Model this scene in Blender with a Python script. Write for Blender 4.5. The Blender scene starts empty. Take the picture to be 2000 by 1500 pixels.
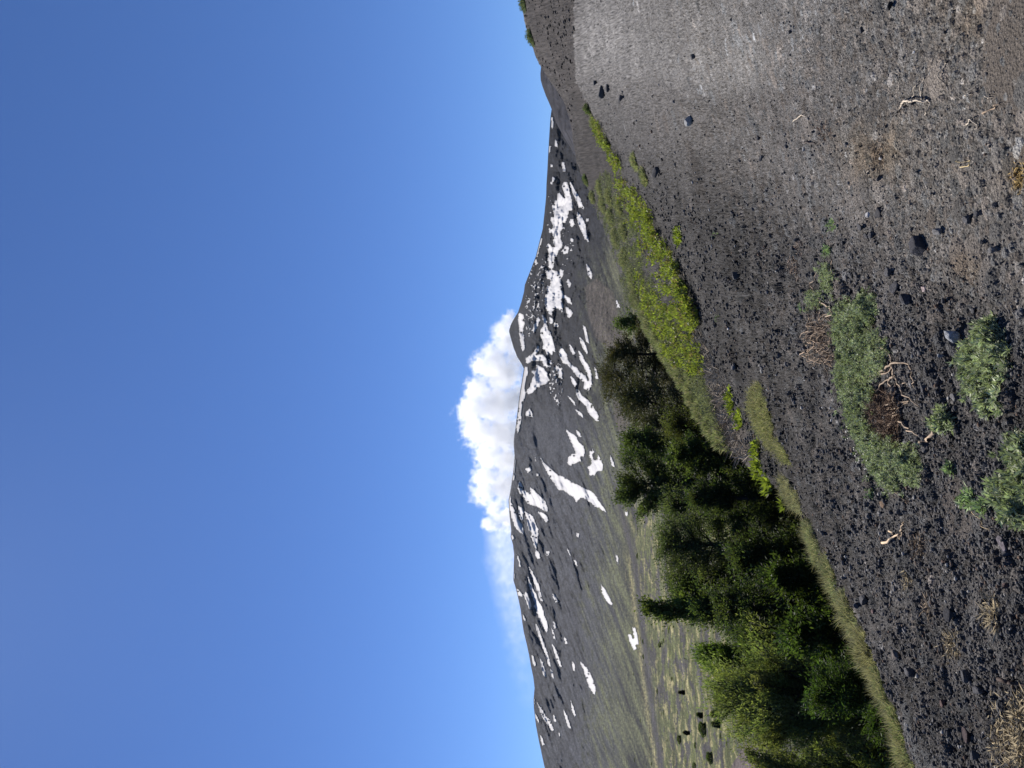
import bpy, math, random
import numpy as np
from mathutils import Vector
rng = np.random.default_rng(7)
random.seed(7)
sc = bpy.context.scene
COL = sc.collection
R = math.radians

# ------------------------------------------------------------------ camera
F = 1400.0                      # focal length in photo pixels (2000 x 1500)
PITCH = R(9.3)
CP, SP = math.cos(PITCH), math.sin(PITCH)

def dirs(px, py):
    """world directions (unit depth along the axis) for photo pixels; photo left is up, photo top is right"""
    px = np.asarray(px, float); py = np.asarray(py, float)
    dx = (px - 1000.0) / F; dy = (750.0 - py) / F
    return np.stack([dy, CP + dx * SP, SP - dx * CP], -1)

def at(px, py, Y):
    d = dirs(px, py)
    return d * (np.asarray(Y, float) / d[..., 1])[..., None]

cam_d = bpy.data.cameras.new('camera'); cam = bpy.data.objects.new('camera', cam_d); COL.objects.link(cam)
cam_d.sensor_fit = 'HORIZONTAL'; cam_d.sensor_width = 36.0; cam_d.lens = 36.0 * F / 2000.0
cam_d.clip_start = 0.05; cam_d.clip_end = 60000
from mathutils import Matrix
fx = Vector((0, SP, -CP)); fy = Vector((1, 0, 0)); fz = Vector((0, -CP, -SP))   # image right = down, image up = right
cam.matrix_world = Matrix(((fx.x, fy.x, fz.x, 0), (fx.y, fy.y, fz.y, 0), (fx.z, fy.z, fz.z, 0), (0, 0, 0, 1)))
sc.camera = cam

# ------------------------------------------------------------------ noise
_perm = np.random.default_rng(3).permutation(4096).astype(np.int64)
def h2(i, j, s=0):
    return _perm[(_perm[(i + s * 131) & 4095] + j) & 4095]
def h01(i, j, s=0):
    return h2(i, j, s) / 4096.0
_ga = np.random.default_rng(5).uniform(0, 2 * math.pi, 4096); _gx = np.cos(_ga); _gy = np.sin(_ga)
def perlin(x, y, s=0):
    xi = np.floor(x).astype(np.int64); yi = np.floor(y).astype(np.int64)
    xf = x - xi; yf = y - yi
    u = xf * xf * xf * (xf * (xf * 6 - 15) + 10); v = yf * yf * yf * (yf * (yf * 6 - 15) + 10)
    def g(i, j, a, b):
        k = h2(i, j, s); return _gx[k] * a + _gy[k] * b
    n00 = g(xi, yi, xf, yf); n10 = g(xi + 1, yi, xf - 1, yf)
    n01 = g(xi, yi + 1, xf, yf - 1); n11 = g(xi + 1, yi + 1, xf - 1, yf - 1)
    a = n00 + u * (n10 - n00); b = n01 + u * (n11 - n01)
    return (a + v * (b - a)) * 1.5
def fbm(x, y, o=4, s=0, g=0.5, l=2.03):
    t = 0; a = 1; n = 0
    for k in range(o):
        t = t + a * perlin(x, y, s + k * 7); n += a; a *= g; x = x * l + 11.3; y = y * l + 5.7
    return t / n
def ridged(x, y, o=4, s=0):
    t = 0; a = 1; n = 0
    for k in range(o):
        t = t + a * (1 - np.abs(perlin(x, y, s + k * 5)) * 2); n += a; a *= .5; x = x * 2.1 + 3.1; y = y * 2.1 + 8.7
    return t / n
def stones(x, y, cell, s, frac=0.8, rmin=.25, rmax=.6):
    """rounded bumps, one per jittered cell: height (in cells), and the id of the stone on top (or -1)"""
    X = x / cell; Y = y / cell
    xi = np.floor(X).astype(np.int64); yi = np.floor(Y).astype(np.int64)
    H = np.zeros_like(X); I = np.full(X.shape, -1, np.int64)
    for a in (-1, 0, 1):
        for b in (-1, 0, 1):
            i = xi + a; j = yi + b
            ok = h01(i, j, s + 3) < frac
            cx = i + h01(i, j, s); cy = j + h01(i, j, s + 1)
            r = rmin + (rmax - rmin) * h01(i, j, s + 2) ** 2
            ang = h01(i, j, s + 4) * 6.283; ca = np.cos(ang); sa = np.sin(ang); el = .6 + .5 * h01(i, j, s + 5)
            dx = (X - cx); dy = (Y - cy)
            u = dx * ca + dy * sa; v = (-dx * sa + dy * ca) / el
            # angular outline: a rounded box in the stone's own frame
            q = (np.abs(u) ** 3 + np.abs(v) ** 3) ** (1 / 3)
            hgt = r * np.sqrt(np.clip(1 - (q / r) ** 2.5, 0, 1)) * (.55 + .5 * h01(i, j, s + 6))
            hgt = np.where(ok, hgt, 0)
            up = hgt > H
            H = np.where(up, hgt, H); I = np.where(up, h2(i, j, s + 9), I)
    return H, I
def sstep(a, b, x):
    t = np.clip((x - a) / (b - a), 0, 1); return t * t * (3 - 2 * t)
def inpoly(px, py, poly):
    poly = np.asarray(poly, float); n = len(poly); c = np.zeros(np.shape(px), bool); j = n - 1
    for i in range(n):
        xi, yi = poly[i]; xj, yj = poly[j]
        if yi != yj:
            c ^= ((yi > py) != (yj > py)) & (px < (xj - xi) * (py - yi) / (yj - yi) + xi)
        j = i
    return c
def distpoly(px, py, poly, closed=True):
    poly = np.asarray(poly, float); d = np.full(np.shape(px), 1e9); n = len(poly)
    for i in range(n if closed else n - 1):
        a = poly[i]; b = poly[(i + 1) % n]; ab = b - a; L = ab @ ab + 1e-9
        t = np.clip(((px - a[0]) * ab[0] + (py - a[1]) * ab[1]) / L, 0, 1)
        d = np.minimum(d, np.hypot(px - a[0] - t * ab[0], py - a[1] - t * ab[1]))
    return d
def tps_fit(P, v, lam=1e-4):
    P = np.asarray(P, float); v = np.asarray(v, float); n = len(P)
    d = np.hypot(P[:, None, 0] - P[None, :, 0], P[:, None, 1] - P[None, :, 1])
    K = np.where(d > 0, d * d * np.log(d + 1e-12), 0) + lam * np.eye(n)
    A = np.zeros((n + 3, n + 3)); A[:n, :n] = K; A[:n, n] = 1; A[:n, n + 1:] = P; A[n, :n] = 1; A[n + 1:, :n] = P.T
    w = np.linalg.solve(A, np.concatenate([v, [0, 0, 0]]))
    def f(a, b):
        a = np.asarray(a, float); b = np.asarray(b, float)
        o = w[n] + w[n + 1] * a + w[n + 2] * b
        for k in range(n):
            d2 = (a - P[k, 0]) ** 2 + (b - P[k, 1]) ** 2
            o = o + w[k] * .5 * d2 * np.log(d2 + 1e-14)
        return o
    return f

# ------------------------------------------------------------------ mesh helpers
def mesh_np(name, V, Fc, mat=None, smooth=True, cols=None, attrs=None):
    V = np.asarray(V, np.float32); Fc = np.asarray(Fc, np.int32)
    me = bpy.data.meshes.new(name); n, k = Fc.shape
    me.vertices.add(len(V)); me.vertices.foreach_set('co', V.ravel())
    me.loops.add(n * k); me.loops.foreach_set('vertex_index', Fc.ravel())
    me.polygons.add(n); me.polygons.foreach_set('loop_start', np.arange(0, n * k, k, dtype=np.int32))
    if smooth: me.polygons.foreach_set('use_smooth', np.ones(n, bool))
    me.update(calc_edges=True)
    if cols is not None:
        a = me.attributes.new('tint', 'FLOAT_COLOR', 'POINT')
        c = np.ones((len(V), 4), np.float32); c[:, :3] = cols; a.data.foreach_set('color', c.ravel())
    for nm, val in (attrs or {}).items():
        a = me.attributes.new(nm, 'FLOAT', 'POINT'); a.data.foreach_set('value', np.asarray(val, np.float32))
    if mat: me.materials.append(mat)
    return me
def obj(name, me, parent=None, loc=None):
    o = bpy.data.objects.new(name, me); COL.objects.link(o)
    if parent is not None: o.parent = parent
    if loc is not None: o.location = loc
    return o
def empty(name, loc):
    o = bpy.data.objects.new(name, None); COL.objects.link(o); o.location = loc; o.empty_display_size = .2; return o
def tag(o, label=None, cat=None, group=None, kind=None):
    if label: o['label'] = label
    if cat: o['category'] = cat
    if group: o['group'] = group
    if kind: o['kind'] = kind
    return o
class Acc:
    """collects quads / triangles (as degenerate-free separate lists) into one mesh"""
    def __init__(s): s.V = []; s.F = []; s.C = []; s.n = 0
    def add(s, V, Fc, c=None):
        V = np.asarray(V, float).reshape(-1, 3); s.V.append(V); s.F.append(np.asarray(Fc, np.int64) + s.n); s.n += len(V)
        c = np.ones((len(V), 3)) if c is None else np.broadcast_to(np.asarray(c, float), (len(V), 3)); s.C.append(c)
    def mesh(s, name, mat, smooth=True):
        return mesh_np(name, np.concatenate(s.V), np.concatenate(s.F), mat, smooth, np.concatenate(s.C))
def tube(acc, P, rad, n=6, c=None):
    P = np.asarray(P, float); m = len(P); rad = np.broadcast_to(np.asarray(rad, float), (m,))
    T = np.gradient(P, axis=0); T /= np.linalg.norm(T, axis=1)[:, None] + 1e-12
    up = np.array([0, 0, 1.0]) if abs(T[0, 2]) < .9 else np.array([1.0, 0, 0])
    A = np.cross(T, up); A /= np.linalg.norm(A, axis=1)[:, None] + 1e-12; B = np.cross(T, A)
    t = np.arange(n) / n * 2 * math.pi
    V = P[:, None] + rad[:, None, None] * (np.cos(t)[None, :, None] * A[:, None] + np.sin(t)[None, :, None] * B[:, None])
    i = np.arange(m - 1)[:, None] * n; j = np.arange(n)[None]
    q = np.stack([i + j, i + (j + 1) % n, i + n + (j + 1) % n, i + n + j], -1).reshape(-1, 4)
    e0 = np.array([[0, 1, 2, 3]]) if n == 4 else np.array([[0, k, k + 1, k + 1] for k in range(1, n - 1)])
    acc.add(V, q, c)
def leaves(acc, P, D, L, W, c, N=None):
    """diamond leaves: base P, direction D (unit), length L, width W; colours c per leaf"""
    n = len(P); D = D / (np.linalg.norm(D, axis=1)[:, None] + 1e-9)
    if N is None: N = rng.normal(size=(n, 3))
    S = np.cross(D, N); S /= np.linalg.norm(S, axis=1)[:, None] + 1e-9
    L = np.broadcast_to(L, (n,))[:, None]; W = np.broadcast_to(W, (n,))[:, None]
    Nn = np.cross(S, D)
    V = np.stack([P, P + D * L * .5 + S * W * .5 + Nn * W * .12, P + D * L, P + D * L * .5 - S * W * .5 + Nn * W * .12], 1).reshape(-1, 3)
    q = np.arange(n * 4).reshape(-1, 4)
    acc.add(V, q, np.repeat(np.broadcast_to(c, (n, 3)), 4, axis=0))

# ------------------------------------------------------------------ materials
def mat(name):
    m = bpy.data.materials.new(name); m.use_nodes = True; nt = m.node_tree
    return m, nt, nt.nodes['Principled BSDF']
def node(nt, t, **kw):
    n = nt.nodes.new(t)
    for k, v in kw.items(): setattr(n, k, v)
    return n
def tint_mat(name, rough=.9, spec=.2, bump=None, scale=1.0, var=0.25, noise_scale=60.0, transl=0.0, tscale=(1, 1, 1)):
    """vertex tint x object-space noise, optional bump and translucency"""
    m, nt, p = mat(name); L = nt.links
    a = node(nt, 'ShaderNodeAttribute', attribute_name='tint')
    tc = node(nt, 'ShaderNodeTexCoord')
    nz = node(nt, 'ShaderNodeTexNoise'); nz.inputs['Scale'].default_value = noise_scale; nz.inputs['Detail'].default_value = 5
    L.new(tc.outputs['Object'], nz.inputs['Vector'])
    mr = node(nt, 'ShaderNodeMapRange'); mr.inputs['From Min'].default_value = .3; mr.inputs['From Max'].default_value = .7
    mr.inputs['To Min'].default_value = 1 - var; mr.inputs['To Max'].default_value = 1 + var
    L.new(nz.outputs['Fac'], mr.inputs['Value'])
    mx = node(nt, 'ShaderNodeVectorMath', operation='SCALE'); L.new(a.outputs['Color'], mx.inputs[0]); L.new(mr.outputs[0], mx.inputs['Scale'])
    L.new(mx.outputs[0], p.inputs['Base Color'])
    p.inputs['Roughness'].default_value = rough; p.inputs['Specular IOR Level'].default_value = spec
    if bump:
        b = node(nt, 'ShaderNodeBump'); b.inputs['Strength'].default_value = bump[0]; b.inputs['Distance'].default_value = bump[1]
        n2 = node(nt, 'ShaderNodeTexNoise'); n2.inputs['Scale'].default_value = bump[2]; n2.inputs['Detail'].default_value = 6
        n2.inputs['Roughness'].default_value = .65
        L.new(tc.outputs['Object'], n2.inputs['Vector']); L.new(n2.outputs['Fac'], b.inputs['Height']); L.new(b.outputs[0], p.inputs['Normal'])
    if transl > 0:
        tr = node(nt, 'ShaderNodeBsdfTranslucent'); ms = node(nt, 'ShaderNodeMixShader'); ms.inputs[0].default_value = transl
        vm = node(nt, 'ShaderNodeVectorMath', operation='MULTIPLY'); vm.inputs[1].default_value = tscale
        L.new(mx.outputs[0], vm.inputs[0]); L.new(vm.outputs[0], tr.inputs['Color'])
        L.new(p.outputs[0], ms.inputs[1]); L.new(tr.outputs[0], ms.inputs[2])
        L.new(ms.outputs[0], nt.nodes['Material Output'].inputs['Surface'])
    return m

# ------------------------------------------------------------------ light
SUN_EL, SUN_AZ = R(50), R(-22)       # azimuth measured from +Y towards +X
w = bpy.data.worlds.new('World'); sc.world = w; w.use_nodes = True
nt = w.node_tree; bg = nt.nodes['Background']
sky = node(nt, 'ShaderNodeTexSky'); sky.sky_type = 'NISHITA'; sky.sun_disc = False
sky.sun_elevation = SUN_EL; sky.sun_rotation = SUN_AZ; sky.altitude = 1800; sky.dust_density = 0.25; sky.air_density = 1.0; sky.ozone_density = 1.5
skm = node(nt, 'ShaderNodeVectorMath', operation='MULTIPLY'); skm.inputs[1].default_value = (.60, .83, 1.24)
nt.links.new(sky.outputs[0], skm.inputs[0]); nt.links.new(skm.outputs[0], bg.inputs[0]); bg.inputs[1].default_value = 0.061
sun_d = bpy.data.lights.new('sun', 'SUN'); sun = bpy.data.objects.new('sun', sun_d); COL.objects.link(sun)
sun_d.energy = 4.8; sun_d.angle = R(.5); sun_d.color = (1, .94, .86)
S = Vector((math.sin(SUN_AZ) * math.cos(SUN_EL), math.cos(SUN_AZ) * math.cos(SUN_EL), math.sin(SUN_EL)))
sun.rotation_euler = S.to_track_quat('Z', 'Y').to_euler()
sc.view_settings.view_transform = 'Standard'; sc.view_settings.look = 'None'; sc.view_settings.exposure = 0.62; sc.view_settings.gamma = 1
HAZE_D = 3.2e-6
sc.render.engine = 'CYCLES'
sc.cycles.use_denoising = True; sc.cycles.denoising_prefilter = 'ACCURATE'; sc.cycles.denoiser = 'OPENIMAGEDENOISE'; sc.cycles.denoising_input_passes = 'RGB_ALBEDO_NORMAL'; sc.cycles.sample_clamp_indirect = 3
# ------------------------------------------------------------------ foreground ash slope
CT = [  # photo x, photo y, distance Y of the open ash slope
 (2000, 0, 2.75), (2000, 750, 2.95), (2000, 1500, 3.2), (1850, 0, 3.35), (1850, 750, 3.95), (1850, 1500, 4.6),
 (1700, 0, 4.1), (1700, 400, 4.7), (1700, 750, 5.4), (1700, 1150, 6.4),
 (1560, 0, 5.2), (1560, 400, 6.8), (1560, 750, 8.6), (1600, 1000, 8.6),
 (1430, 0, 7.2), (1430, 300, 10.5), (1440, 600, 13.0), (1440, 760, 14.5),
 (1300, 0, 12.0), (1300, 250, 16.5), (1320, 450, 19.5), (1340, 650, 21.5),
 (1200, 0, 21.0), (1200, 150, 24.0), (1230, 330, 29.0), (1260, 520, 29.0),
 (1125, 0, 31.0), (1125, 90, 34.0), (1135, 170, 38.0), (1160, 270, 44.0), (1185, 400, 44.0),
 (1070, 0, 42.0), (1080, 90, 46.0), (1100, 170, 50.0)]
CREST = [(1016, -160, 50), (1020, 0, 56), (1022, 30, 57), (1030, 66, 58), (1037, 90, 59), (1045, 110, 60), (1052, 117, 61), (1057, 128, 62), (1074, 160, 62), (1096, 185, 62), (1110, 205, 62), (1118, 250, 60), (1128, 320, 57),
 (1146, 370, 54), (1165, 420, 50), (1185, 470, 47), (1205, 520, 43), (1230, 600, 36), (1265, 645, 32), (1290, 680, 29), (1340, 760, 24), (1378, 830, 20.5),
 (1425, 880, 17.0), (1490, 930, 14), (1550, 985, 12.), (1620, 1120, 9.8), (1690, 1300, 7.7), (1745, 1420, 6.6), (1780, 1500, 6.1), (1860, 1660, 5.3)]
ct = np.array(CT + [c for c in CREST], float); W3 = at(ct[:, 0], ct[:, 1], ct[:, 2])
W3 = np.vstack([W3, [[-1.6, 1.2, -1.72], [0, 1.2, -1.62], [1.6, 1.2, -1.45], [-3, 2, -1.85], [3, 2, -1.2], [7, 4, -.3], [0, .6, -1.62]]])
TH = np.arctan2(W3[:, 0], W3[:, 1]); RR = np.hypot(W3[:, 0], W3[:, 1])
zfit = tps_fit(np.stack([TH * 2.0, np.log(RR)], 1), W3[:, 2], 2e-3)
cr = np.array(CREST, float); C3 = at(cr[:, 0], cr[:, 1], cr[:, 2]); cth = np.arctan2(C3[:, 0], C3[:, 1]); crr = np.hypot(C3[:, 0], C3[:, 1])
o_ = np.argsort(cth); cth = cth[o_]; crr = crr[o_]
def crest_r(th): return np.interp(th, cth, crr)

th_d = np.linspace(-.84, .84, 1558)
th_c = np.concatenate([np.linspace(-math.pi, -.86, 40), th_d, np.linspace(.86, math.pi, 40)])
r_d = 1 / np.linspace(1 / 2.0, 1 / 66., 940)
r_all = np.concatenate([np.linspace(.02, 1.95, 14), r_d, np.linspace(67, 120, 26)])
TT, RG = np.meshgrid(th_c, r_all, indexing='ij')
thc = np.clip(TT, -.66, .66)
rc = crest_r(thc); beyond = np.maximum(RG - rc, 0)
rcl = np.clip(np.minimum(RG, rc), 1.0, 70)
Z0 = zfit(thc * 2.0, np.log(rcl))
leftness = sstep(.22, .02, thc)                  # gully side
drop = leftness * (7.5 * (1 - np.exp(-beyond / 7.0)) + .06 * beyond) + (1 - leftness) * .12 * beyond
GX = RG * np.sin(TT); GY = RG * np.cos(TT)
lump = fbm(GX / 2.1, GY / 2.1, 3, 21) * .09 * sstep(2.5, 8, RG) + fbm(GX / 9, GY / 9, 2, 25) * .25 * sstep(12, 40, RG)
# scree hill is knobbly
PXg = PYg = None
def project(x, y, z):
    dep = y * CP + z * SP; u = y * -SP + z * CP
    return 1000 - F * u / dep, 750 - F * x / dep
GPX, GPY = project(GX, np.maximum(GY, .05), Z0)
front = GY > .3
# ---- zones, defined where they lie on the slope
track = np.zeros_like(Z0)
TR = [(1118, -40), (1122, 60), (1130, 150), (1180, 150), (1230, 165), (1300, 190), (1390, 215), (1480, 200), (1560, 150), (1640, 60), (1700, -40)]
tin = inpoly(GPX, GPY, TR); tdist = distpoly(GPX, GPY, TR)
track = np.where(tin, sstep(0, 45, tdist), 0) * front
br = sstep(-.25, .35, fbm(GX / 1.1 + GY * .1, GY / 2.6, 3, 41))
bright = np.zeros_like(Z0)
for (bx, by, rx, ry, a) in ((1180, 75, 70, 70, .8), (1215, 140, 30, 35, .5), (1240, 110, 60, 60, .5), (1400, 130, 110, 38, .9), (1500, 120, 60, 40, .5), (1360, 60, 80, 60, .4)):
    bright = np.maximum(bright, a * np.exp(-((GPX - bx) / rx) ** 2 - ((GPY - by) / ry) ** 2))
bright *= front
scree = inpoly(GPX, GPY, [(1000, -80), (1119, -80), (1121, 160), (1150, 215), (1200, 330), (1260, 430), (1180, 430), (1100, 330), (1050, 150)]) & (RG > 33)
# rough cinder is left of a line; smooth ash right of it
roughm = sstep(-60, 160, GPY - np.interp(GPX, [1100, 1200, 1300, 1400, 1500, 1600, 1700, 1800, 2000], [150, 190, 260, 300, 350, 400, 440, 480, 560]))
roughm = np.clip(roughm * (.75 + .5 * fbm(GX / .8, GY / .8, 2, 61)), 0, 1)
near = sstep(0, 1, (RG < 33).astype(float))
rough = np.clip(.28 + .72 * roughm - .22 * track, .1, 1); rough = np.where(scree, .6, rough)
spacing = np.maximum(RG * (1.24 / 1150), RG * RG * (1 / 2.0 - 1 / 66.) / 940 * .8)
dz = np.zeros_like(Z0); sid = np.full(Z0.shape, -1, np.int64); sh = np.zeros_like(Z0)
for cell, s, fr, amp in ((.022, 100, .95, 1.15), (.042, 120, .9, 1.2), (.085, 140, .65, 1.1), (.17, 160, .42, .95), (.42, 180, .10, .6), (1.0, 200, .06, .5)):
    w_ = sstep(.55, .3, spacing / cell) * (RG > 1.5)
    m_ = w_ > .01
    if not m_.any(): continue
    keep = fr * (.45 + .55 * 1.0)
    H, I = stones(GX[m_], GY[m_], cell, s, fr)
    k = np.where(cell < .05, .55 + .45 * rough[m_], rough[m_])
    if cell > .3: k = k * (.35 + .65 * scree[m_])
    hh = H * cell * amp * w_[m_] * k
    cur = dz[m_]; up = hh > np.maximum(sh[m_], .002)
    dz[m_] = np.maximum(cur, hh); t = sid[m_]; t[up] = I[up]; sid[m_] = t; t = sh[m_]; t[up] = hh[up]; sh[m_] = t
fine = fbm(GX / .05, GY / .05, 3, 31) * .006 * sstep(9, 4, RG) * (.4 + rough) + fbm(GX / .3, GY / .3, 4, 33) * .022 * rough * sstep(1.5, 3, RG) + fbm(GX / .8, GY / .8, 3, 37) * .03 * rough * sstep(2, 5, RG)
# wheel and wash lines along the track
fine += track * .012 * perlin((GX - .28 * GY) / .16, GY / 4, 51)
rootcl = sstep(3, 0, beyond)
GZ = Z0 - drop + lump + fine + dz + rng.normal(0, 1, Z0.shape) * np.minimum(spacing, .045) * (.18 + .25 * rough) * sstep(2, 3, RG) * (beyond < .01) * 1.0
# the far bank bulges a little below its crest
gcol = np.zeros(Z0.shape + (3,))
ash = np.array([.112, .107, .103]); rk = np.array([.054, .0525, .052]); trk = np.array([.22, .214, .205]); scr = np.array([.05, .045, .042]); brn = np.array([.105, .088, .068])
nbig = fbm(GX / 1.6, GY / 1.6, 4, 71); nmid = fbm(GX / .35, GY / .35, 4, 75)
gcol[:] = ash
gcol = gcol + (rk - gcol) * (np.clip(roughm * 1.0 + .25 * nbig, 0, 1))[..., None]
gcol = gcol + (np.array([.128, .119, .107]) - gcol) * (np.clip(sstep(1500, 1900, GPX) * sstep(760, 250, GPY) * (.75 + .8 * nbig), 0, 1) * front)[..., None]
gcol = gcol + (np.array([.145, .141, .136]) - gcol) * (track * np.clip(.75 + .6 * nbig, 0, 1))[..., None]
gcol = gcol + (trk - gcol) * np.clip(bright * (.5 + .9 * br + .4 * nmid), 0, 1)[..., None]
gcol = np.where(scree[..., None], scr * (1 + .25 * nbig + .5 * fbm(GX / .7, GY / 1.6, 4, 77))[..., None], gcol)
for (bx, by, r_) in ((1715, 300, 40), (1995, 345, 45), (1900, 520, 30), (1880, 30, 50), (1700, 290, 60)):
    k = np.exp(-((GPX - bx) ** 2 + (GPY - by) ** 2) / r_ ** 2) * (.5 + .8 * nmid) * front
    gcol = gcol + (np.array([.13, .10, .065]) - gcol) * np.clip(k, 0, .4)[..., None]
# soil of the bank and gully
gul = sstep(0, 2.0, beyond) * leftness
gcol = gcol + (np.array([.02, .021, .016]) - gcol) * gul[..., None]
gcol *= (1 + .45 * roughm * fbm(GX / 1.3, GY / 2.4, 4, 79))[..., None]
gcol *= (1 - .30 * np.clip(roughm * 1.3, 0, 1) * sstep(8, 13, RG))[..., None]
gsoft = gcol.copy()
# each stone its own tone
rnd = np.where(sid >= 0, (sid % 997) / 997.0, .45); hue = np.where(sid >= 0, (sid % 89) / 89.0, .5)
gcol *= (.62 + .8 * rnd ** 1.3)[..., None]
gcol *= np.stack([1 + .16 * (hue - .45), np.ones_like(hue), 1 - .14 * (hue - .5)], -1)
gcol *= (1 + .22 * fbm(GX / .03, GY / .03, 2, 81) * sstep(8, 4, RG) + .18 * nmid)[..., None]
gcol *= (1 + rng.normal(0, .32, gcol.shape[:2]) * sstep(2, 4, RG) + .25 * fbm(GX / .16, GY / .5, 3, 87) * sstep(10, 22, RG))[..., None]
light = (sid >= 0) & (sid % 41 == 3)
gcol = np.where(light[..., None], gcol * 1.9 + .02, gcol)
gcol = np.clip(gcol, .008, .6)
nT, nR = TT.shape
i = np.arange(nT - 1)[:, None] * nR; j = np.arange(nR - 1)[None]
GQ = np.stack([i + j, i + nR + j, i + nR + j + 1, i + j + 1], -1).reshape(-1, 4)[:, ::-1]

m_ground, nt, p = mat('volcanic_ash'); L = nt.links
a = node(nt, 'ShaderNodeAttribute', attribute_name='tint'); tc = node(nt, 'ShaderNodeTexCoord')
p.inputs['Roughness'].default_value = .95; p.inputs['Specular IOR Level'].default_value = .15
n1 = node(nt, 'ShaderNodeTexNoise'); n1.inputs['Scale'].default_value = 170; n1.inputs['Detail'].default_value = 4; n1.inputs['Roughness'].default_value = .7
vo = node(nt, 'ShaderNodeTexVoronoi'); vo.inputs['Scale'].default_value = 75
L.new(tc.outputs['Object'], n1.inputs['Vector']); L.new(tc.outputs['Object'], vo.inputs['Vector'])
mr = node(nt, 'ShaderNodeMapRange'); mr.inputs['From Min'].default_value = .25; mr.inputs['From Max'].default_value = .75; mr.inputs['To Min'].default_value = .45; mr.inputs['To Max'].default_value = 1.6
L.new(n1.outputs['Fac'], mr.inputs['Value'])
vs = node(nt, 'ShaderNodeVectorMath', operation='SCALE'); L.new(a.outputs['Color'], vs.inputs[0]); L.new(mr.outputs[0], vs.inputs['Scale']); L.new(vs.outputs[0], p.inputs['Base Color'])
b1 = node(nt, 'ShaderNodeBump'); b1.inputs['Strength'].default_value = .9; b1.inputs['Distance'].default_value = .012
L.new(vo.outputs['Distance'], b1.inputs['Height'])
b2 = node(nt, 'ShaderNodeBump'); b2.inputs['Strength'].default_value = .8; b2.inputs['Distance'].default_value = .006
L.new(n1.outputs['Fac'], b2.inputs['Height']); L.new(b1.outputs[0], b2.inputs['Normal']); L.new(b2.outputs[0], p.inputs['Normal'])
ground = obj('ground', mesh_np('ground', np.stack([GX, GY, GZ], -1).reshape(-1, 3), GQ, m_ground, True, gcol.reshape(-1, 3)))
tag(ground, 'dark grey volcanic ash slope in the foreground', None, None, 'structure')

# height look-up on the finished sheet
lr_idx = np.arange(nR)
def gz(x, y):
    x = np.asarray(x, float); y = np.asarray(y, float)
    th = np.arctan2(x, y); r = np.hypot(x, y)
    a = np.interp(th, th_c, np.arange(nT)); b = np.interp(r, r_all, lr_idx)
    ia = np.clip(a.astype(int), 0, nT - 2); ib = np.clip(b.astype(int), 0, nR - 2); fa = a - ia; fb = b - ib
    return (GZ[ia, ib] * (1 - fa) * (1 - fb) + GZ[ia + 1, ib] * fa * (1 - fb) + GZ[ia, ib + 1] * (1 - fa) * fb + GZ[ia + 1, ib + 1] * fa * fb)
_rs = 1 / np.linspace(1 / 1.2, 1 / 115., 700)
def hit(px, py):
    """first point of the ground seen at photo pixel(s)"""
    px = np.atleast_1d(np.asarray(px, float)); py = np.atleast_1d(np.asarray(py, float))
    out = np.full((len(px), 3), np.nan)
    for s in range(0, len(px), 4000):
        d = dirs(px[s:s + 4000], py[s:s + 4000]); hd = np.hypot(d[:, 0], d[:, 1])
        t = _rs[None] / hd[:, None]
        X = d[:, None, 0] * t; Y = d[:, None, 1] * t; Z = d[:, None, 2] * t
        below = Z < gz(X, Y); k = below.argmax(1); ok = below.any(1); k = np.maximum(k, 1); n = np.arange(len(k))
        za = Z[n, k - 1] - gz(X[n, k - 1], Y[n, k - 1]); zb = Z[n, k] - gz(X[n, k], Y[n, k]); f = za / (za - zb + 1e-9)
        tt = t[n, k - 1] + f * (t[n, k] - t[n, k - 1]); q = d * tt[:, None]; q[:, 2] = gz(q[:, 0], q[:, 1]); q[~ok] = np.nan
        out[s:s + 4000] = q
    return out
def hit1(px, py): return hit([px], [py])[0]
def scale_at(P): return (P[..., 1] * CP + P[..., 2] * SP) / F          # metres per photo pixel
# ------------------------------------------------------------------ far terrain: valley floor and volcano
z1 = lambda L: [(860 + x / 3, y / 3) for x, y in L]
z2 = lambda L: [(860 + x / 3, 500 + y / 3) for x, y in L]
z3 = lambda L: [(860 + x / 3, 1000 + y / 3) for x, y in L]
SKY = [(1090, -300), (1085, 100)] + z1([(655, 560), (652, 640), (645, 690), (638, 800), (632, 900), (627, 1000), (622, 1080), (620, 1150), (610, 1250), (600, 1340), (580, 1420), (560, 1500)]) + \
 z2([(530, 80), (510, 130), (495, 170), (490, 210), (475, 270), (455, 330), (430, 370), (412, 405), (402, 440), (415, 490), (430, 540), (450, 590), (475, 630), (490, 660), (485, 690), (470, 780), (460, 850), (450, 930), (440, 1010), (432, 1060), (430, 1110), (435, 1170), (430, 1240), (422, 1300), (410, 1380), (400, 1430), (403, 1500)]) + \
 z3([(410, 60), (415, 110), (412, 145), (425, 190), (432, 250), (430, 320), (428, 400), (440, 440), (455, 500), (470, 570), (480, 650), (490, 710), (505, 770), (520, 840), (530, 900), (545, 970), (552, 1030), (546, 1100), (548, 1150), (560, 1250), (575, 1330), (590, 1400), (605, 1470), (612, 1500), (700, 1800), (780, 2400)])
sk = np.array(SKY); o_ = np.argsort(sk[:, 1]); sk = sk[o_]
def skyx(py): return np.interp(py, sk[:, 1], sk[:, 0])
pyv = np.concatenate([np.linspace(-420, -8, 50), np.arange(0, 1501, 1.25), np.linspace(1510, 1950, 50)])
nv = 430
tv = np.linspace(0, 1, nv) ** .95
PYf = np.repeat(pyv[:, None], nv, 1)
top = skyx(pyv)[:, None]
PXf = top + (1610 - top) * tv[None]                  # rows from the skyline down to near ground
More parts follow.
